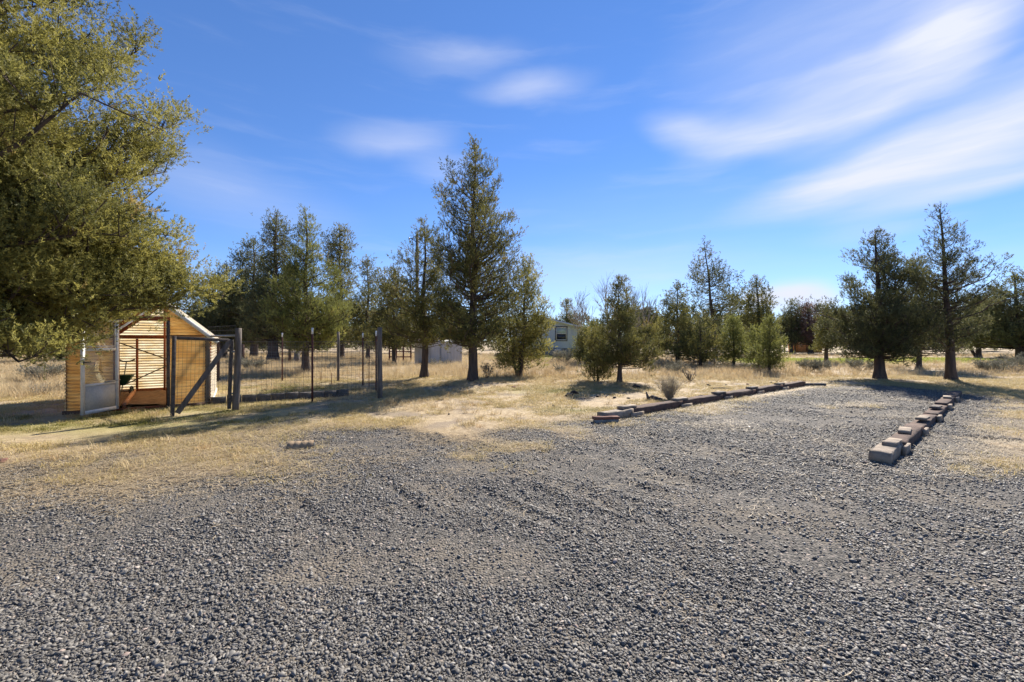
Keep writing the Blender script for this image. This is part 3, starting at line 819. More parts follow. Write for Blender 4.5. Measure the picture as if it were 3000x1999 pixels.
MB().bar(gg(0, .01), gg(.03, 1.60), .085, .06, up=gd).build('gate_stile', M_POSTD, gate, bevel=.006)
MB().bar(gg(gl, .04), gg(gl + .05, 1.54), .075, .06, up=gd).build('gate_stile', M_POSTD, gate, bevel=.006)
MB().bar(gg(.07, .06, -.045), gg(gl + .02, 1.52, -.045), .03, .095).build('diagonal_brace', M_POST, gate, bevel=.005)
MB().bar(gg(.045, 1.56, .005), gg(gl - .01, 1.52, .005), .05, .06).build('gate_rail', M_POSTD, gate, bevel=.005)
mb = MB()
for i in range(1, 14): mb.tube([gg(gl * i / 14, .1, -.028), gg(gl * i / 14 + .03, 1.53, -.028)], .0024, 3, cap=False)
for j in range(13): mb.tube([gg(.02, .12 + j * .115, -.028), gg(gl, .12 + j * .115, -.028)], .0024, 3, cap=False)
mb.build('wire_mesh', M_WIRE, gate, kind='stuff')
for z in (.35, 1.25): MB().box(gg(gl + .03, z, -.05), gd * .14, gn * .012, UP * .035).build('hinge', M_STEEL, gate)
edg = thing('block_edging', 'low curb of dark concrete blocks along the pen behind the wire fence', 'edging')
b0 = np.array(G(618, 1187)); b1 = np.array(G(1022, 1160)); nb = 10
for i in range(nb):
    p = b0 + (b1 - b0) * i / nb; L = np.linalg.norm(b1 - b0) / nb - .014; d = unit(b1 - b0)
    rough_beam('block', p, d, L, .12, .20, M_BLOCK, edg, 300 + i, .004, 0, float(zf(*p)) - .02 + r_.normal(0, .006), 3)

# ------------------------------------------------------------------ parking timbers
E1 = unit(np.array([.79, .613])); N1 = np.array([E1[1], -E1[0]])
tb = thing('parking_timber', 'long row of old railroad ties with nailed cleats edging the gravel bay, brush behind', 'timber border')
S1 = np.array(G(1812, 1229)) - E1 * .42
lens = [(.0, .85, M_GREYW)] + [(.87 + i * 1.86, 1.84, M_TIE) for i in range(5)]
for i, (s, L, m) in enumerate(lens):
    p = S1 + E1 * s - N1 * .10 + N1 * (.0 if i else .03)
    rough_beam('timber', p, E1, L, .21, .165, m, tb, 400 + i, .005, r_.normal(0, .003), float(zf(*p)) - .005, 9)
for i, s in enumerate((.83, 2.72, 4.58, 6.44, 8.30)):
    p = S1 + E1 * (s - .24 + r_.normal(0, .05)) - N1 * .10
    rough_beam('top_cleat', p, unit(E1 + r_.normal(0, .03, 2)), .46, .15, .045, M_GREYW if i < 2 else M_POST, tb, 420 + i, .0012, 0, float(zf(*p)) + .163, 4)
    p = S1 + E1 * (s - .10 + r_.normal(0, .05)) + N1 * .036
    rough_beam('side_cleat', p, E1, .42, .04, .095, M_GREYW if i != 2 else M_POST, tb, 430 + i, .002, 0, float(zf(*p)) - .01, 4)
p = S1 + E1 * 10.1 - N1 * .06; rough_beam('end_board', p, unit(E1 * .8 + N1 * .6), .75, .10, .09, M_POSTD, tb, 440, .004, 0, float(zf(*p)), 4)
blk = thing('block_step', 'reddish half plank resting on two grey bricks before the timber row end', 'bricks', (*G(1776, 1238), 0))
x, y = G(1776, 1238); z = float(zf(x, y)); dE = unit(np.array([1, .12]))
for k in (-1, 0): rough_beam('brick', (k * .225, k * .03), dE, .215, .13, .075, M_FOUND, blk, 450 + k, .003, 0, z - .015, 3)
rough_beam('plank', (-.25, -.035), dE, .49, .14, .045, M_REDPL, blk, 455, .003, 0, z + .064, 4)
E2 = unit(np.array([.765, .644])); N2 = np.array([E2[1], -E2[0]])
tb2 = thing('parking_timber', 'row of reddish ties with loose cleats running from a big grey end block', 'timber border')
S2 = np.array(G(2577, 1357)); tot = 10.0
for i, (s, L, m) in enumerate([(.0, .86, M_GREYW)] + [(.88 + k * 1.84, 1.82, M_TIE) for k in range(5)]):
    p = S2 + E2 * s + N2 * (0 if i == 0 else r_.normal(0, .012))
    rough_beam('timber', p, E2, L, .205, .15, m, tb2, 500 + i, .004 if i == 0 else .006, r_.normal(0, .004), float(zf(*p)) - .02, 9)
for i, s in enumerate((.60, 1.75, 3.4, 5.4, 7.6)):
    p = S2 + E2 * (s - .12) + N2 * r_.normal(.0, .02)
    rough_beam('top_cleat', p, unit(E2 + r_.normal(0, .05, 2)), .42, .14, .05 if i == 0 else .036, (M_GREYW, M_GREYW, M_GREYW, M_POST, M_GREYW, M_POST)[i], tb2, 520 + i, .0012, 0, float(zf(*p)) + .135, 4)
for i, s in enumerate((.72, 2.55, 4.4, 6.3, 8.1)):
    p = S2 + E2 * s + N2 * .132
    rough_beam('side_cleat', p, E2, .36, .048, .12, M_GREYW, tb2, 530 + i, .002, 0, float(zf(*p)) - .01, 4)

# ------------------------------------------------------------------ house, shed, pole and other far things
HY = 41.7
hz = -.02
house = thing('mobile_home', 'blue grey single storey home with low gable and one white framed window', 'house')
x0, x1 = .1, 6.62; xm = (x0 + x1) / 2; ez, rz_ = 2.84, 3.66; fz = .80; HD = 15.0
mb = MB()
V = [(x0, HY, fz), (x1, HY, fz), (x1, HY, ez), (xm, HY, rz_), (x0, HY, ez)]; V = V + [(a, HY + HD, c) for a, b, c in V]
mb.add(V, [(1, 6, 7, 2), (5, 0, 4, 9)], [(0, 1, 2), (0, 2, 3), (0, 3, 4), (5, 7, 6), (5, 8, 7), (5, 9, 8)]); mb.build('wall', M_SIDING, house)
for i, xx in enumerate(np.arange(x0 + .20, x1 - .05, .203)):
    zt = ez + (rz_ - ez) * (1 - abs(xx - xm) / (xm - x0)) - .05
    if 4.28 < xx < 5.48: continue
    MB().box((xx, HY - .006, fz), (.022, 0, 0), (0, .008, 0), UP * (zt - fz)).build('siding_batten', M_SIDING, house)
for s in (0, 1):
    e = x0 - .3 if s == 0 else x1 + .3; sl2 = (rz_ - ez) / (xm - x0); ze = ez - .3 * sl2
    MB().box((e, HY - .35, ze + .02), (xm - e, 0, rz_ - ze), (0, HD + .7, 0), (0, 0, .05)).build('roof', M_SHINGLE, house)
    MB().box((e, HY - .375, ze - .05), (xm - e, 0, rz_ - ze), (0, .022, 0), (0, 0, .17)).build('fascia', M_SHINGLE, house)
MB().box((x0 + .04, HY + .05, -.1), (x1 - x0 - .08, 0, 0), (0, HD - .1, 0), UP * (fz + .098)).build('foundation', M_FOUND, house)
for i in range(10):
    for j in range(4):
        xx = x0 + .06 + i * .64 + (.32 if j % 2 else 0)
        if xx < 5.7 and not (3.9 < xx < 4.95 or 3.6 < xx + .5 < 4.95): MB().box((xx, HY + .036, .0 + j * .2), (.62, 0, 0), (0, .02, 0), UP * .185).build('block', M_FOUND, house)
MB().box((4.13, HY + .02, .16), (.70, 0, 0), (0, .028, 0), UP * .60).build('access_panel', M_SHINGLE, house)
MB().box((xm - .03, HY - .02, fz), (.05, 0, 0), (0, .018, 0), UP * (rz_ - fz - .1)).build('seam_strip', M_DKTRIM, house)
MB().box((x1 - .05, HY - .03, fz), (.09, 0, 0), (0, .028, 0), UP * (ez - fz - .05)).build('corner_trim', M_WHITE, house)
MB().tube([(x1 + .12, HY - .05, ez - .12), (x1 + .12, HY - .05, .2)], .04).build('downspout', M_WHITE, house)
wx0, wx1, wz0, wz1 = PX(1629, HY), PX(1660, HY), PZ(998, HY), PZ(959.5, HY)
win = MB()
for a, b, c, d in ((wx0 - .07, wz0 - .07, wx1 + .07, wz0), (wx0 - .12, wz1, wx1 + .12, wz1 + .08), (wx0 - .07, wz0, wx0, wz1), (wx1, wz0, wx1 + .07, wz1)):
    win.box((a, HY - .05, b), (c - a, 0, 0), (0, .05, 0), UP * (d - b))
wo = win.build('window', M_DKTRIM, house)
fm = MB(); wm = (wz0 + wz1) / 2 - .02
for a, b, c, d in ((wx0, wz0, wx1, wz0 + .08), (wx0, wz1 - .08, wx1, wz1), (wx0, wz0 + .08, wx0 + .07, wz1 - .08), (wx1 - .07, wz0 + .08, wx1, wz1 - .08), (wx0 + .07, wm, wx1 - .07, wm + .07)):
    fm.box((a, HY - .034, b), (c - a, 0, 0), (0, .03, 0), UP * (d - b))
fm.build('frame', M_CREAMT, wo)
MB().box((wx0 + .07, HY - .016, wz0 + .08), (wx1 - wx0 - .14, 0, 0), (0, .01, 0), UP * (wm - wz0 - .08)).build('pane', M_DARKROOM, wo)
MB().box((wx0 + .07, HY - .016, wm + .07), (wx1 - wx0 - .14, 0, 0), (0, .01, 0), UP * (wz1 - .15 - wm)).build('pane', M_BLIND, wo)

shed = thing('metal_shed', 'pale grey sheet metal shed half hidden behind juniper trunks', 'shed')
c0 = np.array([*G(1262, 1069), 0]); dl = np.array([-1.25, .95, 0]); dr = np.array([1.9, .75, 0]); SH = 1.42
for o_, d_ in ((c0, dl), (c0, dr), (c0 + dl, dr), (c0 + dr, dl)):
    mb = MB(); n = int(np.linalg.norm(d_) / .05); V = []
    nrm = np.array([d_[1], -d_[0], 0]); nrm /= np.linalg.norm(nrm)
    for i in range(n + 1):
        w = .012 * (1 if (i // 2) % 2 else -1)
        for z in (-.1, SH): V.append(o_ + d_ * i / n + nrm * w + UP * z)
    mb.add(V, [(2 * i, 2 * i + 2, 2 * i + 3, 2 * i + 1) for i in range(n)]); mb.build('wall_panel', M_SHED, shed)
rc = c0 + (dl + dr) / 2
V = [c0 + UP * SH, c0 + dr + UP * SH, c0 + dr + dl + UP * SH, c0 + dl + UP * SH]; V = [rc + (k - rc) * np.array([1.06, 1.06, 1]) for k in V]
r1, r2 = (V[0] + V[3]) / 2 + UP * .16, (V[1] + V[2]) / 2 + UP * .16
MB().add(V + [r1, r2], [(0, 1, 5, 4), (2, 3, 4, 5), (3, 2, 1, 0)], [(3, 0, 4), (1, 2, 5)]).build('roof', M_SHED, shed)
MB().box(c0 + dr * .30 - UP * .02 + np.array([.02, -.05, 0]), dr * .015, np.array([0, .02, 0]), UP * (SH - .05)).build('door_seam', M_STEEL, shed)

PY_ = 34.0
pole = thing('utility_pole', 'wooden utility pole with small bracket rising above the junipers', 'pole', (PX(1222, PY_), PY_, 0))
MB().tube([(0, 0, -.3), (0, 0, PZ(688, PY_))], [.17, .12], 12).build('pole_shaft', M_POLE, pole)
zt = PZ(700, PY_)
MB().bar((-.1, 0, zt - .25), (-.42, -.05, zt - .02), .05).bar((-.62, -.05, zt), (-.25, -.05, zt + .03), .05).bar((-.42, -.05, zt), (-.30, -.05, zt - .5), .05).bar((-.5, -.05, zt - .5), (-.28, -.05, zt - .46), .05).build('bracket', M_BLACK, pole)
MB().tube([(-.62, -.05, zt - .1), (-.62, -.05, zt + .08)], .05).build('insulator', M_STEEL, pole)
cab = thing('power_cable', 'thin pale cable sagging from the pole through the junipers', 'cable')
k = np.linspace(0, 1, 24); Pa = np.array([PX(1216, PY_), PY_, PZ(800, PY_)]); Pb = np.array([PX(880, 31.), 31., PZ(760, 31.)])
Pc = Pa + (Pb - Pa) * k[:, None]; Pc[:, 2] -= 1.1 * 4 * k * (1 - k)
MB().tube(Pc, .016, 5).build('cable_run', M_CABLE, cab)

pg = thing('pipe_gate', 'grey steel pipe gate with thin rails among the brush under the tall sparse juniper', 'gate')
PGY = 27.5; xa, xb = PX(2035, PGY), PX(2122, PGY)
for z in (.15, .38, .55, .82, 1.0, 1.12): MB().tube([(xa, PGY, z), (xb, PGY + .3, z)], .021, 6).build('rail', M_STEEL, pg)
for xx in (xa, PX(2097, PGY), xb): MB().tube([(xx, PGY + .15, -.1), (xx, PGY + .15, 1.2)], .03, 7).build('upright', M_STEEL, pg)
pr_ = thing('pipe_fence', 'rust red pipe corral fence beside the grey shed', 'fence')
for z in (.35, .75, 1.15): MB().tube([(PX(1140, 31.), 31., z), (PX(1203, 31.), 31., z)], .045, 6).build('rail', M_TPOST, pr_)
for xx in (1140, 1160, 1181, 1203): MB().tube([(PX(xx, 31.), 31.08, -.1), (PX(xx, 31.), 31.08, 1.3)], .06, 7).build('upright', M_TPOST, pr_)
ff = thing('field_fence', 'distant wire field fence on stubby posts beyond the dark junipers', 'fence')
fa, fb = (-34., 30.), (-11., 27.)
mb = MB(); wires(mb, fa, fb, .1, 1.15, .35, .19, .005); mb.build('wire_mesh', M_WIRE, ff, kind='stuff')
for i in range(8):
    x = fa[0] + (fb[0] - fa[0]) * i / 7; y = fa[1] + (fb[1] - fa[1]) * i / 7; MB().tube([(x, y, -.1), (x, y, 1.3)], [.10, .09], 8).build('post', M_POSTB, ff)
MB().tube([(PX(870, 27.2), 27.2, -.1), (PX(870, 27.2), 27.2, .75)], [.19, .17], 10).build('post', M_POST, ff)
hay = thing('hay_stack', 'long orange hay stack under the browned juniper far off', 'hay')
Hy = 56.0
for i, (a, b, h) in enumerate(((2322, 2352, 1.25), (2353, 2378, 1.5), (2379, 2396, 1.2))):
    p = (PX(a, Hy), Hy); rough_beam('bale_row', p, (1, .05), PX(b, Hy) - PX(a, Hy), 1.4, h, M_HAY, hay, 600 + i, .07, 0, -.05, 8)
lr = thing('lean_to', 'dark low lean-to roof on posts left of the orange hay', 'shelter')
Ly = 52.; MB().box((PX(2299, Ly), Ly, PZ(1007, Ly)), (1.5, 0, .05), (0, 2, .2), UP * .10).build('roof', M_DKTRIM, lr)
for a in (2302, 2318, 2332): MB().bar((PX(a, Ly), Ly + .2, -.1), (PX(a, Ly), Ly + .2, PZ(1006.5, Ly)), .1).build('post', M_DKTRIM, lr)
cv = thing('ridged_pipe', 'short tan ridged pipe half sunk in the gravel verge', 'pipe', (*G(882, 1312), 0))
x, y = G(882, 1312); k = np.linspace(0, 1, 25); e = np.array([.97, .24, 0])
P = (k[:, None] - .5) * .34 * e + UP * (float(zf(x, y)) + .005)
MB().tube(P, .088 + .010 * np.abs(np.sin(k * math.pi * 4)), 16, cap=False).tube(P, .07, 14, cap=False).build('pipe_wall', M_CULV, cv, smooth=True)
for i in (0, -1): MB().tube([P[i], P[i] + e * (.004 if i else -.004)], .074, 14).build('mouth_shade', M_BLACK, cv)  # black discs stand in for the shade inside the pipe

# ------------------------------------------------------------------ rocks
ICO = {}
def ico(s):
    if s not in ICO:
        bm = bmesh.new(); bmesh.ops.create_icosphere(bm, subdivisions=s, radius=1.0)
        ICO[s] = (np.array([v.co[:] for v in bm.verts]), np.array([[v.index for v in f.verts] for f in bm.faces])); bm.free()
    return ICO[s]
def rock_shape(seed, s, amp=.35):
    r = np.random.default_rng(seed); v, f = ico(s); v = v.copy()
    for _ in range(9):
        d = unit(r.normal(size=3)); c = r.uniform(.30, .8); h = v @ d; v = v - np.outer(np.maximum(h - c, 0) * .85, d)
    n = fbm(v[:, 0] * 1.7 + seed, v[:, 1] * 1.7 + v[:, 2] * 2.1, seed); return v * (1 + amp * (n - .5))[:, None], f
ROCKS = [(1663, 1163, 34, .62, M_LAVA, 'largest dark lava rock in the shade edge below the small juniper'),
         (1684, 1156, 26, .75, M_LAVA, 'jagged lava rock leaning behind the largest dark rock'),
         (1864, 1139, 25, .65, M_LAVA, 'rounded lava rock beside the small juniper trunk'),
         (1755, 1164, 20, .55, M_LAVA, 'dark rock half in the small juniper shadow'),
         (1800, 1168, 16, .55, M_LAVA, 'pale topped stone at the lower rim of the juniper shadow'),
         (1775, 1165, 13, .35, M_REDROCK, 'flat brownish stone at the lower rim of the juniper shadow'),
         (1842, 1169, 15, .4, M_LAVA, 'low flat stone between the juniper shadow and the rabbitbrush'),
         (1586, 1210, 10, .8, M_LAVA, 'small upright black stone alone on the bare soil'),
         (1621, 1191, 13, .6, M_LAVA, 'pointed small lava stone on the bare soil'),
         (1606, 1192, 7, .6, M_LAVA, 'tiny stone next to the pointed lava stone'),
         (2077, 1131, 14, .7, M_LAVA, 'dark stone in dry grass behind the timber row'),
         (2053, 1168, 25, .6, M_LAVA, 'angular broken rock just behind the timber row cleat'),
         (2127, 1129, 9, .5, M_LAVA, 'tiny dark stone in grass past the stick'),
         (2190, 1127, 14, .45, M_REDROCK, 'low reddish stone in pale grass behind the timber row'),
         (2259, 1124, 11, .6, M_LAVA, 'first of two little stones near the timber row end'),
         (2276, 1121, 9, .6, M_LAVA, 'second smaller of two little stones near the timber row end'),
         (1508, 1137, 22, .3, M_REDROCK, 'flat dark stone on mossy ground near the big juniper shadow'),
         (8, 1354, 34, .5, M_REDROCK, 'reddish rock on straw at the picture edge'),
         (2829, 1082, 18, .4, M_LAVA, 'dark flat rock past the tall open juniper trunk'),
         (2866, 1067, 18, .45, M_LAVA, 'rounded rock in pale field past the tall open juniper'),
         (2852, 1058, 12, .5, M_LAVA, 'small rock behind the rounded rock in the pale field'),
         (2925, 1056, 52, .30, M_LAVA, 'broad dark lava outcrop under the tree at the edge'),
         (1315, 1217, 10, .6, M_LAVA, 'small stone in straw below the big juniper shadow'),
         (1060, 1262, 9, .5, M_LAVA, 'tiny dark stone at the gravel fringe below the fence corner')]
for i, (px, py, w, fl, m, lab) in enumerate(ROCKS):
    x, y = G(px, py); s = w / F * y / 2; v, f = rock_shape(700 + i, 3 if w > 14 else 2)
    v = v * np.array([s * 1.08, s * .9, s * fl]); me = mesh_np('rock', v, None, f, (m,))
    o = link('rock', me, None, label=lab, category='rock'); o.location = (x, y, float(zf(x, y)) + s * fl * .42); o.rotation_euler = (0, 0, i * .3)
stp = thing('tree_stump', 'jagged grey stump of an old root beside the rabbitbrush', 'stump', (*G(1912, 1174), float(zf(*G(1912, 1174)))))
V, f = rock_shape(801, 3, .6); MB().add(V * np.array([.14, .09, .13]) + np.array([0, 0, .06]), None, f).tube([(-.1, 0, .02), (-.17, -.02, .22)], [.05, .015], 7).tube([(.02, 0, .05), (.26, .03, .03)], [.06, .02], 7).build('stump_wood', M_POSTD, stp)
stk = thing('fallen_stick', 'thin dark stick lying flat on straw behind the timber row', 'stick', (*G(2112, 1140), float(zf(*G(2112, 1140))) + .02))
MB().tube([(-.32, 0, .0), (.05, .03, .012), (.33, -.01, .0)], [.022, .02, .012], 7).build('stick_wood', M_POSTD, stk)

# ------------------------------------------------------------------ trees
TOT = 0
def J(*a, **k):
    global TOT
    o, c = juniper(*a, **k); TOT += c; return o


BOUGHS = []
rb = np.random.default_rng(55)
for px, py, Y, k in ((500, 880, 6.6, 3), (560, 870, 6.7, 3), (650, 846, 6.5, 1), (560, 830, 6.9, 2), (450, 915, 6.4, 3), (530, 915, 6.6, 2), (350, 895, 6.0, 3), (250, 870, 5.6, 3),
                     (150, 950, 5.0, 3), (50, 1030, 4.8, 3), (420, 840, 6.3, 3), (300, 850, 5.9, 2), (520, 790, 6.8, 2), (480, 700, 6.8, 2), (560, 760, 6.9, 2)):
    for j in range(k):
        BOUGHS.append((PX(px, Y) + 7.75 - .30 + rb.normal(0, .12), Y - 5.25 + rb.normal(0, .35), PZ(py, Y) + rb.normal(0, .07)))
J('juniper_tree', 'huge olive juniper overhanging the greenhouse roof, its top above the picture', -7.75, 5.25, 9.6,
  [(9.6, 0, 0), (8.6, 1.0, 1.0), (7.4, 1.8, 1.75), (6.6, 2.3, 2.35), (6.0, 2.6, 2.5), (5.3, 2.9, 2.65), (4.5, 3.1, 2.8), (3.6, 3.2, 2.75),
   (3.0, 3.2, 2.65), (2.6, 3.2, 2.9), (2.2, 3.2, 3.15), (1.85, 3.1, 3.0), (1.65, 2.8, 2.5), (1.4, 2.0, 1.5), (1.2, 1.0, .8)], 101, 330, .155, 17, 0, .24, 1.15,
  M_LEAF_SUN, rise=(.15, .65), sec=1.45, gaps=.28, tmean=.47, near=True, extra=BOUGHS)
xa, ya = G(1385, 1125)
J('juniper_tree', 'tallest open grown juniper near the middle with a clear bare trunk', xa, ya, 8.6,
  [(8.6, .02, .02), (8.1, .25, .25), (7.6, .5, .75), (7.1, 1.15, .85), (6.6, 1.3, 1.15), (5.9, 1.25, 1.6), (5.5, 1.5, 1.85), (4.7, 1.55, 1.95),
   (3.9, 1.5, 2.05), (2.7, 1.6, 1.75), (2.0, 1.5, 1.5), (1.4, 1.1, 1.1), (1.2, .7, .7)], 111, 230, .15, 8.5, .06, .17, 1.2, wide=0.98, mtl=M_LEAF, rise=(.5, .95), gaps=.22, sec=1.0)
x, y = G(1243, 1113)
J('juniper_tree', 'dense mid height juniper just behind the fence corner, touching the tallest one', x, y, 6.15,
  [(6.15, .02, .02), (5.6, .35, .45), (4.95, .7, .75), (4.3, .95, .9), (3.4, 1.6, 1.1), (2.4, 1.75, 1.15), (1.7, 1.5, 1.2), (1.2, 1.1, 1.0)], 112, 126, .155, 8, 0, .15, 1.3, wide=1.12, mtl=M_LEAF, gaps=.12)
x, y = G(1155, 1069)
J('juniper_tree', 'juniper behind the fence corner with brownish lower boughs', x, y, 6.1,
  [(6.1, .05, .05), (5, .7, .7), (3.6, 1.2, 1.2), (2.4, 1.5, 1.5), (1.4, 1.5, 1.4)], 113, 132, .25, 6, -.1, .15, 1.2, wide=1.1, mtl=M_LEAF, far=True)
x, y = G(1522, 1104)
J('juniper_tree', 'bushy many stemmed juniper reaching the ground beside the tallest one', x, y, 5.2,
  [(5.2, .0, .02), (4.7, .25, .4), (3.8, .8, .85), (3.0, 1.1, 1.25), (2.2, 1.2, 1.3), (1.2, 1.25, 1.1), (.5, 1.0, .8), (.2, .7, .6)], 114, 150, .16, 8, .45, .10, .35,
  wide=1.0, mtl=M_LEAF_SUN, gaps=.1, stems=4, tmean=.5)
x, y = G(897, 1094)
J('juniper_tree', 'full pyramidal juniper with its sunlit green side, behind the pen', x, y, 7.66,
  [(7.66, .02, .02), (7.25, .25, .27), (6.3, .6, .65), (5.36, .8, 1.1), (4.4, 1.35, 1.2), (3.47, 1.75, 1.6), (2.5, 1.75, 2.0), (1.9, 1.4, 2.0), (1.2, .8, .9)], 115, 165, .16, 9, 0, .19, 1.1,
  wide=1.05, mtl=M_LEAF_YOUNG, gaps=.08, sec=1.15)
x, y = G(801, 1060)
J('juniper_tree', 'tall dark juniper standing second from the pyramidal one, thick trunk', x, y, 11.0,
  [(11, .1, .1), (10.2, .5, .6), (9.4, .9, 1.05), (8.1, .9, 1.3), (6.6, 1.1, 1.4), (4.6, 1.5, 1.5), (2.6, 1.7, 1.6), (1.6, 1.2, 1.2)], 116, 156, .28, 6, .2, .38, 1.5, wide=1.15, mtl=M_LEAF_DARK, far=True, gaps=.12)
x, y = G(744, 1050)
J('juniper_tree', 'dark juniper with a ragged narrow top beyond the greenhouse corner', x, y, 10.5,
  [(10.5, .05, .05), (10.1, .4, .4), (9, .95, .75), (8.3, 1.35, .95), (7, 1.5, 1.3), (4.6, 2.0, 1.9), (2.2, 1.8, 1.7), (1.4, 1.2, 1.2)], 117, 143, .31, 6, 0, .3, 1.3, wide=1.2, mtl=M_LEAF_DARK, far=True, gaps=.14)
x, y = G(655, 1050)
J('juniper_tree', 'wide spiky dark juniper showing above the greenhouse rake', x, y, 8.4,
  [(8.4, .1, .1), (7.5, .7, .6), (6.4, 1.6, 1.2), (5.2, 2.3, 1.6), (4, 2.8, 1.8), (2.5, 2.9, 2.0), (1.2, 2.6, 1.8)], 118, 169, .31, 6, .3, .3, 1.0, wide=1.1, mtl=M_LEAF_DARK, far=True, gaps=.16)
x, y = G(1001, 1052)
J('juniper_tree', 'forked top juniper rising behind the cable', x, y, 11.3,
  [(11.3, .25, .2), (10.8, .6, .4), (10.2, 1.05, .9), (8.9, .95, 1.4), (7.6, .9, 1.8), (6, .9, 1.5), (4, 1.3, 1.6), (2, 1.5, 1.7), (1.3, 1.0, 1.0)], 119, 180, .29, 5.5, -.2, .26, 1.3, wide=1.1, mtl=M_LEAF, far=True, gaps=.2)
x, y = G(1078, 1055)
J('juniper_tree', 'slim loose juniper to the fork topped one, in front of open sky', x, y, 8.3,
  [(8.3, .1, .1), (7.4, .45, .45), (6.2, .7, .8), (4.8, 1.0, 1.1), (3, 1.4, 1.4), (1.4, 1.4, 1.4)], 120, 132, .27, 5.5, 0, .2, 1.1, wide=1.15, mtl=M_LEAF, far=True, gaps=.22)
x, y = G(1815, 1127)
J('juniper_tree', 'small conical juniper standing alone on short trunk before the house', x, y, 3.65,
  [(3.65, .02, .02), (3.45, .13, .14), (2.8, .38, .48), (2.5, .5, .75), (2.1, .85, .92), (1.6, 1.25, 1.25), (1.3, 1.3, 1.4), (.9, 1.25, 1.2), (.55, 1.1, .8)], 121, 130, .12, 9, 0, .095, .55,
  M_LEAF, gaps=.06, rise=(.3, .7), sec=1.25)
x, y = G(1752, 1120)
J('juniper_tree', 'low juniper sprout at the foot of the small conical juniper', x, y, 1.25,
  [(1.25, .05, .05), (.9, .4, .4), (.5, .65, .6), (.2, .5, .5)], 122, 50, .13, 6, 0, .04, .15, M_LEAF, gaps=.05, stems=3)
x, y = G(1722, 1072)
J('juniper_tree', 'young bushy juniper in front of the home wall', x, y, 2.2,
  [(2.2, .05, .05), (1.7, .25, .4), (1.1, .5, .8), (.6, .75, .9), (.2, .6, .8)], 123, 90, .18, 6, -.25, .07, .25, M_LEAF, far=True, gaps=.08, stems=3)
x, y = G(1740, 1064)
J('juniper_tree', 'pale olive juniper between the home corner and the conical juniper', x, y, 2.9,
  [(2.9, .1, .1), (2.2, .6, .5), (1.4, 1.1, 1.0), (.6, 1.2, 1.1), (.2, .9, .9)], 124, 80, .20, 6, 0, .07, .25, M_LEAF_YOUNG, far=True, gaps=.1)
x, y = G(1985, 1070)
J('juniper_tree', 'broad open juniper between the bare trees and the tall sparse one', x, y, 5.2,
  [(5.2, .1, .1), (4.6, .5, .45), (3.6, 1.1, .7), (2.5, 1.3, 1.5), (1.8, 1.35, 1.9), (1.2, 1.35, 2.05), (.5, 1.2, 2.0)], 125, 120, .22, 5.5, 0, .15, .5, M_LEAF, far=True, gaps=.2)
x, y = G(2052, 1076)
J('juniper_tree', 'greyish bushy juniper crowding in front of the pipe gate', x, y, 3.1,
  [(3.1, .2, .2), (2.4, .8, .8), (1.6, 1.2, 1.2), (.8, 1.3, 1.2), (.3, 1.0, 1.0)], 126, 90, .20, 5, 0, .09, .3, M_LEAF, far=True, gaps=.18)
x, y = G(2096, 1058)
J('juniper_tree', 'tall sparse juniper with a leaning see-through top', x, y, 9.1,
  [(9.1, .15, .1), (8.5, .35, .3), (8, .55, .5), (6.8, 1.5, 1.6), (5.8, 1.45, 1.7), (5.05, 1.7, 2.4), (4.3, 1.8, 2.0), (3.3, 1.3, 1.6), (2.4, 1.0, 1.3)], 127, 120, .26, 4.2, -.85, .2, 2.2,
  M_LEAF_DARK, far=True, gaps=.3, rise=(.2, .5))
x, y = G(2229, 1066)
J('juniper_tree', 'juniper with two narrow tops before the low white cloud', x, y, 5.9,
  [(5.9, .1, .1), (5.2, .65, .3), (4.5, .7, .8), (3.8, 1.3, .85), (2.8, 1.5, .85), (2, 1.2, .85), (1.2, .9, .7)], 128, 120, .23, 5.5, -.3, .17, 1.0, M_LEAF, far=True, gaps=.18)
x, y = G(2149, 1076)
J('juniper_tree', 'small upright yellow green juniper by the pipe gate', x, y, 2.9,
  [(2.9, .05, .05), (2.4, .3, .3), (1.6, .55, .6), (.9, .65, .75), (.4, .5, .6)], 129, 90, .18, 6.5, 0, .08, .3, M_LEAF_YOUNG, far=True, gaps=.08)
x, y = G(2254, 1095)
J('juniper_tree', 'slender young juniper nearest the timber row among the yellow green ones', x, y, 2.6,
  [(2.6, .05, .05), (2.2, .22, .25), (1.5, .35, .5), (.9, .42, .75), (.3, .35, .6)], 130, 90, .145, 6.5, 0, .07, .25, M_LEAF_YOUNG, gaps=.1)
x, y = G(2222, 1086)
J('juniper_tree', 'shorter young juniper just behind the slender one', x, y, 2.1,
  [(2.1, .05, .05), (1.6, .35, .35), (1, .5, .5), (.4, .45, .45)], 131, 70, .16, 6, 0, .05, .25, M_LEAF_YOUNG, gaps=.1)
x, y = G(2318, 1037)
J('juniper_tree', 'thin distant juniper left of the browned one', x, y, 6.2,
  [(6.2, .3, .3), (5.2, .9, .9), (3.8, 1.3, 1.2), (2, 1.4, 1.4)], 132, 90, .36, 5, 0, .2, 1.2, M_LEAF_DARK, far=True, gaps=.25)
x, y = G(2375, 1037)
J('juniper_tree', 'dying reddish brown juniper above the orange hay', x, y, 6.0,
  [(6.0, .4, .4), (5.4, 1.2, 1.0), (4.2, 1.7, 1.8), (2.8, 2.2, 2.2), (1.6, 2.0, 2.1)], 133, 120, .34, 5.5, -.4, .3, 1.2, M_LEAF_RED, far=True, gaps=.18)
x, y = G(2421, 1066)
J('juniper_tree', 'narrow column juniper beside the broad dark juniper', x, y, 3.8,
  [(3.8, .05, .05), (3.0, .4, .4), (2, .55, .5), (1.1, .6, .5)], 134, 80, .21, 6, 0, .14, .9, M_LEAF, far=True, gaps=.1)
x, y = G(2577, 1115)
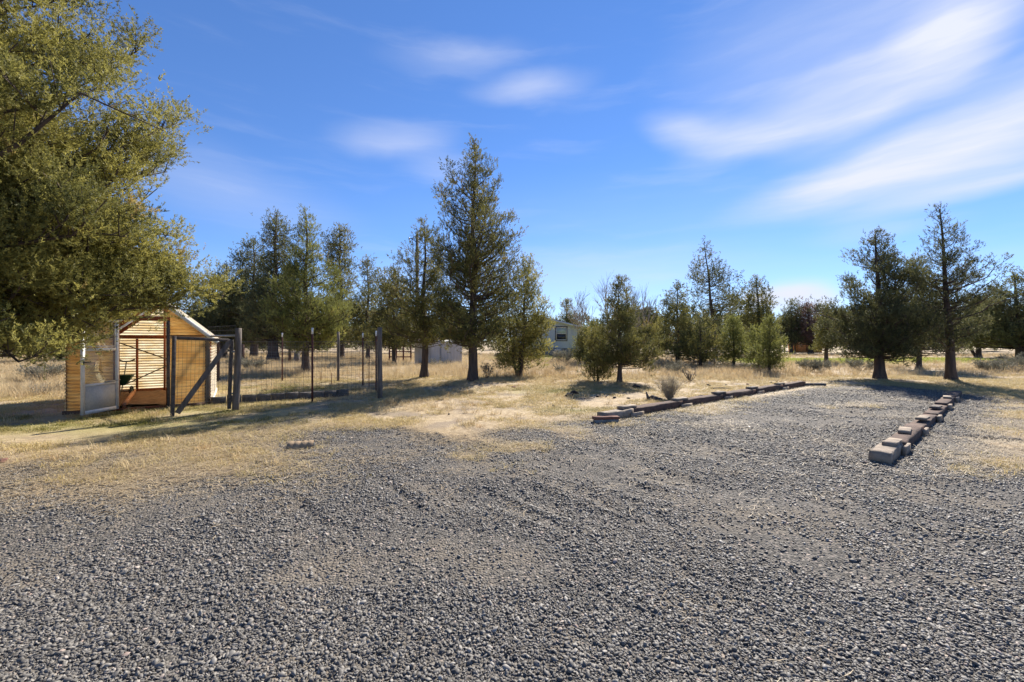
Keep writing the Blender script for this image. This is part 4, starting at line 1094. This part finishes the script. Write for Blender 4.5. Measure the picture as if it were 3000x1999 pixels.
J('juniper_tree', 'broad dark juniper of several points standing at the bay head', x, y, 5.65,
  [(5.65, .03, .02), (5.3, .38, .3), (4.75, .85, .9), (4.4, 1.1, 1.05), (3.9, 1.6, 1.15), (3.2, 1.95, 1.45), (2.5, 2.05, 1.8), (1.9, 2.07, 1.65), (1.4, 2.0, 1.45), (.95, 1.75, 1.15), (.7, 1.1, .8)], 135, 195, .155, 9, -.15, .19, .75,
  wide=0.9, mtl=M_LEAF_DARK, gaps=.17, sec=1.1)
x, y = G(2692, 1086)
J('juniper_tree', 'dark juniper wedged between the broad one and the tall open one', x, y, 4.85,
  [(4.85, .15, .15), (4.2, .6, .6), (3.3, 1.1, 1.1), (2.2, 1.3, 1.3), (1.2, 1.1, 1.1)], 136, 132, .20, 6.5, .1, .13, 1.0, wide=1.15, mtl=M_LEAF_DARK, far=True, gaps=.1)
x, y = G(2786, 1119)
J('juniper_tree', 'tall open juniper with visible limbs and straight dark trunk by the timber row', x, y, 6.4,
  [(6.4, .02, .02), (6, .25, .25), (5.6, .5, .3), (5.2, .7, .6), (4.65, 1.05, .8), (4.3, 1.25, 1.5), (3.8, .95, 1.65), (3.3, .9, 1.4), (2.8, .95, 1.25), (2.2, 1.05, 1.05), (1.5, 1.0, .85), (1.1, .8, .6)], 137, 140, .13, 7.5, -.42, .165, 1.05,
  M_LEAF_DARK, gaps=.22, rise=(.4, .8))
x, y = G(2990, 1060)
J('juniper_tree', 'heavy dark juniper cut by the picture edge', x, y, 6.6,
  [(6.6, .2, .2), (6, .8, .7), (5, 1.8, 1.6), (3.8, 2.8, 2.4), (2.4, 3.2, 2.8), (1.3, 2.6, 2.4)], 138, 156, .27, 6.5, -.5, .3, 1.1, wide=1.1, mtl=M_LEAF_DARK, far=True, gaps=.1)
x, y = G(2867, 1049)
J('juniper_tree', 'olive juniper on two short trunks behind the tall open one', x, y, 5.6,
  [(5.6, .3, .3), (4.6, 1.2, 1.1), (3.4, 2.1, 1.9), (2.2, 2.3, 2.1), (1.3, 1.7, 1.6)], 139, 156, .30, 6, 0, .22, 1.2, wide=1.05, mtl=M_LEAF, far=True, gaps=.14, stems=2)
J('juniper_tree', 'dark juniper top poking up beside the home roof', PX(1656, 56.), 56., 6.9,
  [(6.9, .1, .1), (5.8, .5, .5), (4.8, 1.2, 1.2), (3, 1.5, 1.5)], 140, 90, .38, 5, .2, .2, 1.2, M_LEAF, far=True, gaps=.2)
x, y = G(430, 1052)
J('juniper_tree', 'dark juniper behind the greenhouse, mostly hidden by it', x, y, 7.0,
  [(7, .1, .1), (5.5, 1.5, 1.5), (3.5, 2.4, 2.4), (1.5, 2.2, 2.2)], 141, 120, .32, 6, 0, .26, 1, M_LEAF_DARK, far=True, gaps=.12)
x, y = G(170, 1062)
J('juniper_tree', 'dark juniper in the dry field beside the greenhouse wall', x, y, 4.6,
  [(4.6, .1, .1), (3.4, 1.3, 1.3), (2, 1.9, 1.9), (.7, 1.7, 1.7)], 142, 120, .27, 6, 0, .2, .5, M_LEAF_DARK, far=True, gaps=.12)
x, y = G(20, 1052)
J('juniper_tree', 'dark juniper at the far rim of the dry field', x, y, 6.6,
  [(6.6, .1, .1), (5, 1.5, 1.5), (3, 2.3, 2.3), (1, 2, 2)], 143, 110, .33, 6, 0, .24, .8, M_LEAF_DARK, far=True, gaps=.14)


def bare_tree(label, x, y, H, W, seed):
    r = np.random.default_rng(seed); root = thing('bare_tree', label, 'tree', (x, y, float(zf(x, y)) - .05), 0, 'leafless trees')
    segs = []
    def grow(p, d, L, rad, lev):
        k = np.linspace(0, 1, 4)[:, None]; q = p + d * L * k + r.normal(0, .03 * L, 3) * k * (1 - k) * 4 + UP * .10 * L * k ** 2
        segs.append((q, np.linspace(rad, rad * .55, 4)))
        if lev == 0: return
        for i in range(3 if lev > 1 else 4):
            t = r.uniform(.45, 1.0); b = q[0] * (1 - t) + q[-1] * t
            nd = unit(d + r.normal(0, .42, 3) * np.array([W, W, .45]) + UP * .25)
            grow(b, nd, L * r.uniform(.55, .8), rad * .55, lev - 1)
    for s in range(4):
        grow(np.array([r.normal(0, .15), r.normal(0, .15), 0]), unit(np.array([r.normal(0, .3) * W, r.normal(0, .3) * W, 1])), H * .36, .085, 4)
    v, q = tube_np(np.array([s[0] for s in segs]), np.array([s[1] for s in segs]), 4)
    v[:, 2] *= H / v[:, 2].max()
    link('limbs', mesh_np('limbs', v, q, None, (M_BARE,), True), root)


bare_tree('pale leafless tree fanning out behind the small conical juniper', PX(1785, 34.), 34., 7.0, 1.25, 7)
bare_tree('slim leafless tree with upright twigs behind the conical juniper', PX(1888, 35.), 35., 6.6, .62, 8)

# far wood that reads as one mass
Pn = []; Rn = []; Sn = []; Tn = []
r = np.random.default_rng(77)
for i in range(270):
    y = r.uniform(46, 115); x = r.uniform(-1.35, 1.35) * y; H = r.uniform(4.0, 6.3); w = r.uniform(1.3, 2.2)
    if -2 < x < 10 and y < 75: continue
    if abs(x - .68 * y) < .05 * y and y < 62: continue
    n = 330; h = H * r.uniform(.03, 1, n) ** .8; rad = w * (1 - h / H) ** .7 * r.uniform(.2, 1, n) ** .5 + .15; a = r.uniform(0, 6.28, n)
    Pn.append(np.stack([x + rad * np.cos(a), y + rad * np.sin(a), h], -1)); d = unit(np.stack([np.cos(a), np.sin(a), r.uniform(.1, 1.4, n)], -1))
    Rn.append(dir_rot(d, r.uniform(0, 6.28, n))); Sn.append(r.uniform(.5, .95, n)); Tn.append(r.normal(.4, .15, n) + r.normal(0, .15))
scatter('far_wood', SPRAYS_FAR, np.vstack(Pn), np.vstack(Rn), np.concatenate(Sn), np.concatenate(Tn), M_LEAF_DARK, None, kind='stuff')

# ------------------------------------------------------------------ brush


def brush(name, label, px, py, w, h, seed, stems=40, sprays=500, sp=.09, m=M_SAGE, sm=M_STEM, spread=.9, cat='shrub', group=None, thin=.006):
    r = np.random.default_rng(seed); x, y = G(px, py); root = thing(name, label, cat, (x, y, float(zf(x, y)) - .02), 0, group)
    az = r.uniform(0, 6.28, stems); sp_ = r.uniform(.15, 1, stems) ** .6 * spread; L = r.uniform(.42, 1.05, stems)
    d = np.stack([np.cos(az) * sp_ * w, np.sin(az) * sp_ * w, h * (1.05 - .35 * sp_)], -1) * L[:, None]
    k = np.linspace(0, 1, 5)[None, :, None]
    P = d[:, None, :] * np.stack([k ** .85, k ** .85, k ** 1.1], -1)[..., 0, :] + r.normal(0, .03, (stems, 1, 3)) * k + np.array([1, 1, 0]) * r.normal(0, .03 * w, (stems, 1, 3))
    # side twigs
    m2 = stems * 4; bi = np.repeat(np.arange(stems), 4); t = r.uniform(.3, .95, m2)[:, None]
    O = P[bi, 2] * (1 - t) + P[bi, 4] * t; td = unit(unit(d)[bi] + r.normal(0, .45, (m2, 3))) * h * .28 * r.uniform(.5, 1.1, (m2, 1))
    v1, q1 = tube_np(P, np.full((stems, 1), thin) * np.array([[1, .9, .75, .55, .3]]), 4)
    v2, q2 = tube_np(np.stack([O, O + td * .5, O + td + UP * .02], 1), np.full((m2, 1), thin * .5) * np.array([[1, .8, .5]]), 3)
    link('stems', mesh_np('stems', np.vstack([v1, v2]), np.vstack([q1, q2 + len(v1)]), None, (sm,)), root)
    if sprays:
        i = r.integers(0, m2, sprays); u = r.uniform(.2, 1.1, (sprays, 1)); pos = O[i] + td[i] * u + r.normal(0, .02 + .02 * w, (sprays, 3)); pos[:, 2] = np.maximum(pos[:, 2], .02)
        dd_ = unit(unit(td[i]) + r.normal(0, .35, (sprays, 3)) + UP * .4)
        scatter('foliage', SPRAYS_FAR, pos, dir_rot(dd_, r.uniform(0, 6.28, sprays)), sp * r.uniform(.6, 1.3, sprays), r.normal(.5, .2, sprays), m, root, kind='stuff')
    return root


brush('rabbitbrush', 'grey stemmed rabbitbrush with pale straw seed heads beside the timber row', 1962, 1172, .42, .62, 1, 170, 520, .055, M_RABBIT, spread=.85, thin=.0045)
brush('dead_shrub', 'bare twiggy shrub in dry grass behind the rabbitbrush', 2022, 1118, .42, .50, 2, 16, 0, spread=1.1, thin=.014, sm=M_POSTD)
brush('sagebrush', 'rounded grey brush in the dry field beside the greenhouse', 128, 1118, .85, .68, 3, 90, 700, .10, M_SAGE, thin=.008)
brush('sagebrush', 'grey sage clump at the foot of the home', 1650, 1069, .9, .9, 4, 60, 600, .15)
brush('sagebrush', 'small grey brush in straw below the home', 1640, 1095, .35, .42, 5, 40, 220, .09)
brush('sagebrush', 'dark sage clump on the green strip left of the column juniper', 2372, 1088, .6, .62, 6, 50, 600, .11)
brush('sagebrush', 'second dark sage clump nearer the column juniper', 2405, 1090, .55, .55, 7, 50, 500, .11)
brush('sagebrush', 'grey sage mound before the dark tree at the edge', 2915, 1094, .9, .6, 8, 60, 800, .12)
brush('sagebrush', 'brown topped brush beside the grey sage mound at the edge', 2975, 1090, 1.2, .85, 9, 70, 900, .13, M_SAGE)
brush('sagebrush', 'dark brush under the broad dark juniper', 2520, 1088, .9, .6, 10, 50, 500, .13)
brush('sagebrush', 'low sage patch between the conical juniper and the bushy ones', 1935, 1084, 1.3, .6, 11, 70, 800, .12)
brush('sagebrush', 'sage tuft just behind the rabbitbrush', 1978, 1098, .7, .55, 12, 50, 500, .1)
brush('sagebrush', 'dark brush seen through the wire mesh next to the tall post', 742, 1090, .8, .7, 13, 60, 600, .12)
brush('sagebrush', 'grey weeds inside the mesh beside the brown post', 695, 1085, .7, .6, 14, 60, 500, .12)
brush('dead_shrub', 'dry reed like weeds standing in yellow grass near the greenhouse wall', 118, 1158, .5, .42, 15, 26, 0, spread=1.0, thin=.006)
brush('sagebrush', 'small brush between the tall juniper trunk and the bushy one', 1428, 1112, .35, .65, 16, 26, 160, .1, sm=M_POSTD)
brush('sagebrush', 'grey weeds along the shed wall', 1285, 1074, .9, .45, 17, 60, 300, .10)

# ------------------------------------------------------------------ grasses and gravel


def tuft(seed, n, h, spread, w, lay=.5):
    r = np.random.default_rng(seed); V = []; Q = []; T = []
    for i in range(n):
        a = r.uniform(0, 6.28); b = np.array([r.normal(0, spread), r.normal(0, spread), 0]); L = h * r.uniform(.5, 1.15)
        d = np.array([math.cos(a), math.sin(a), 0]); ln = lay * r.uniform(.3, 1.4); s = np.array([-d[1], d[0], 0]) * w * r.uniform(.6, 1.3)
        m_ = b + d * L * ln * .35 + UP * L * .6 * max(.1, 1 - ln * .35); e = b + d * L * ln + UP * L * max(.06, 1 - ln * .55); k = len(V)
        V += [b - s, b + s, m_ + s * .7, m_ - s * .7, e]; Q.append((k, k + 1, k + 2, k + 3)); T.append((k + 3, k + 2, k + 4))
    return np.array(V), np.array(Q), np.array(T)


def frustum_pts(n, y0, y1, r, pw=1.0):
    y = (y0 ** pw + (y1 ** pw - y0 ** pw) * r.uniform(size=n)) ** (1 / pw); x = r.uniform(-1.32, 1.32, n) * (y + .5); return x, y


def in_gh(x, y):
    dx, dy = x - FR[0], y - FR[1]; u = dx * GU[0] + dy * GU[1]; v = dx * GV[0] + dy * GV[1]
    return (u > -.03) & (u < GW + .03) & (v > -.03) & (v < GD + .03)


r = np.random.default_rng(21)
# tall dry grass
x, y = frustum_pts(52000, 10, 48, r, 1.5)
gmk = gravel_mask(x, y)
pen = (x > -11) & (x < -2.6) & (y < 16.6) & (y > 8)
back = sstep(15.9, 17.8, y + 2.2 * (fbm(x * .3, y * .3, 91) - .5) + np.where(x > 11, -1.2, 0))
left = sstep(-10.2, -10.9, x + .12 * (y - 11)) * sstep(10.8, 11.6, y)
dens = np.maximum(back, left) * (1 - gmk) * (1 - .95 * lime_mask(x, y)) * sstep(.18, .5, fbm(x * .35 + 9, y * .35, 92))
dens = np.where(pen, dens * .25, dens); dens = np.where(x > 13, dens * .55, dens)
k = (r.uniform(size=len(x)) < dens) & ~in_gh(x, y) & ~((x > 0) & (x < 6.7) & (y > 41))
x, y = x[k], y[k]; n = len(x)
tone = .55 + .9 * (fbm(x * .25, y * .25, 93) - .5) + r.normal(0, .13, n)
scatter('dry_grass', [tuft(s, 16, .40, .07, .0045, .55) for s in (1, 2, 3, 4)], np.stack([x, y, zf(x, y) - .01], -1),
        np.stack([r.normal(0, .08, n), r.normal(0, .08, n), r.uniform(0, 6.28, n)], -1), r.uniform(.5, 1.15, n) * (.75 + .5 * fbm(x * .3, y * .3, 94)), tone, M_TALL, None, kind='stuff')
# short matted grass and straw on soil
x, y = frustum_pts(90000, 4.5, 19, r, 1.4)
gmk = gravel_mask(x, y); k = (r.uniform(size=len(x)) < (1 - gmk) * sstep(.34, .58, fbm(x * .9, y * .9, 95)) * 1.1) & ~in_gh(x, y)
x, y = x[k], y[k]; n = len(x); gk = green_mask(x, y)
tone = np.clip(.78 - .85 * gk + r.normal(0, .14, n), 0, 1)
scatter('short_grass', [tuft(s, 14, .085, .05, .0032, 1.15) for s in (5, 6, 7, 8)], np.stack([x, y, zf(x, y) - .004], -1),
        np.stack([r.normal(0, .1, n), r.normal(0, .1, n), r.uniform(0, 6.28, n)], -1), r.uniform(.55, 1.25, n), tone, M_SHORT, None, kind='stuff')
x, y = frustum_pts(12000, 5, 17, r, 1.5)
gmk = gravel_mask(x, y); k = (r.uniform(size=len(x)) < (1 - gmk) ** 2 * sstep(.46, .66, fbm(x * .5 + 3, y * .5, 101)) * (.7 - .6 * sstep(-1.5, .5, x) * (1 - sstep(13.2, 14.6, y - .12 * x)))) & ~in_gh(x, y)
x, y = x[k], y[k]; n = len(x)
scatter('bunch_grass', [tuft(s, 26, .17, .045, .0034, .85) for s in (13, 14, 15, 16)], np.stack([x, y, zf(x, y) - .006], -1),
        np.stack([r.normal(0, .1, n), r.normal(0, .1, n), r.uniform(0, 6.28, n)], -1), r.uniform(.45, 1.2, n), np.clip(r.normal(.62, .2, n), 0, 1), M_TALL, None, kind='stuff')
# lime green far strips
x = np.concatenate([r.uniform(13, 62, 9000), r.uniform(-2, 12, 3000)]); y = np.concatenate([r.uniform(27, 39, 9000), r.uniform(34, 42, 3000)])
k = r.uniform(size=len(x)) < lime_mask(x, y); x, y = x[k], y[k]; n = len(x)
scatter('green_grass', [tuft(s, 14, .16, .16, .010, .8) for s in (9, 10, 11, 12)], np.stack([x, y, zf(x, y)], -1), np.stack([0 * x, 0 * x, r.uniform(0, 6.28, n)], -1), r.uniform(.7, 1.2, n), r.uniform(.1, .9, n), M_LIME, None, kind='stuff')


def strand(seed, n, spread, L):
    r = np.random.default_rng(seed); V = []; Q = []
    for i in range(n):
        a = r.normal(.25, .9); b = np.array([r.normal(0, spread), r.normal(0, spread), .012 + .012 * r.uniform()]); l = L * r.uniform(.35, 1.2)
        d = np.array([math.cos(a), math.sin(a), r.normal(0, .06)]); s = np.array([-d[1], d[0], 0]) * .0021; c = np.array([-d[1], d[0], .25]) * l * r.normal(0, .12); k = len(V)
        V += [b - s, b + s, b + d * l * .5 + c + s, b + d * l * .5 + c - s, b + d * l + s * .5, b + d * l - s * .5]; Q += [(k, k + 1, k + 2, k + 3), (k + 3, k + 2, k + 4, k + 5)]
    return np.array(V), np.array(Q), None


x, y = frustum_pts(60000, 1.7, 15, r, 1.2)
gmk = gravel_mask(x, y); f = fbm(x * .8, y * 1.1, 96)
e = .626 * (x - 4.6) - .78 * (y - 5.2)
dens = .006 + .012 * sstep(3.5, 6, y) + .95 * np.exp(-((gmk - .45) / .27) ** 2) * sstep(3, 5, y) + .20 * sstep(.60, .76, f) * sstep(3.2, 5.5, y) + .6 * sstep(.1, .8, e) * sstep(4.3, 6, y)
dens = dens + .5 * np.exp(-(((x + 5) / 2.2) ** 2 + ((y - 5) / 1.2) ** 2))
k = (r.uniform(size=len(x)) < dens * (.02 + .98 * sstep(2.8, 5.5, y))) & (gmk > .04) & ~in_gh(x, y); x, y = x[k], y[k]; n = len(x)
scatter('straw', [strand(s, 8, .11, .12) for s in (1, 2, 3, 4)], np.stack([x, y, zf(x, y) + .004], -1), np.stack([0 * x, 0 * x, r.normal(0, .5, n)], -1), r.uniform(.6, 1.3, n), r.uniform(.1, 1, n), M_STRAW, None, kind='stuff')
# crushed rock
Xs, Ys = [], []
ys = np.arange(1.4, 13.0, .25)
for y0 in ys:
    w = 1.3 * (y0 + .6); area = 2 * w * .25; n = int(area * 10500 * min(1.0, (2.2 / (y0 + .1)) ** 1.6))
    Xs.append(r.uniform(-w, w, n)); Ys.append(r.uniform(y0, y0 + .25, n))
x, y = np.concatenate(Xs), np.concatenate(Ys); gmk = gravel_mask(x, y)
k = r.uniform(size=len(x)) < sstep(.25, .75, gmk + .35 * (fbm(x * 5, y * 5, 97) - .5)) * np.where(y < 2.6, 1, .16 + 1.0 * sstep(.32, .58, fbm(x * .9 + .4 * y, y * 1.0, 98)))
x, y = x[k], y[k]; n = len(x)
big = .0060 * np.exp(r.normal(0, .45, n)) * (1 + .075 * np.minimum(y, 9))
big = np.minimum(big, .017 * (1 + .05 * y))
sc3 = np.stack([big * r.uniform(.95, 1.75, n), big * r.uniform(.65, 1.1, n), big * r.uniform(.38, .80, n)], -1)
tone = np.clip(r.beta(1.3, 1.7, n) + .15 * (fbm(x * .7, y * .7, 99) - .5), 0, 1)
stones = []
for s in range(4):
    v, f = rock_shape(900 + s, 1, .5); stones.append((v, None, f))
scatter('gravel', stones, np.stack([x, y, zf(x, y) + sc3[:, 2] * .35], -1), np.stack([r.normal(0, .5, n), r.normal(0, .5, n), r.uniform(0, 6.28, n)], -1), sc3, tone, M_STONE, None, kind='stuff')
print('sprays', TOT, 'stones', n, 'ok')
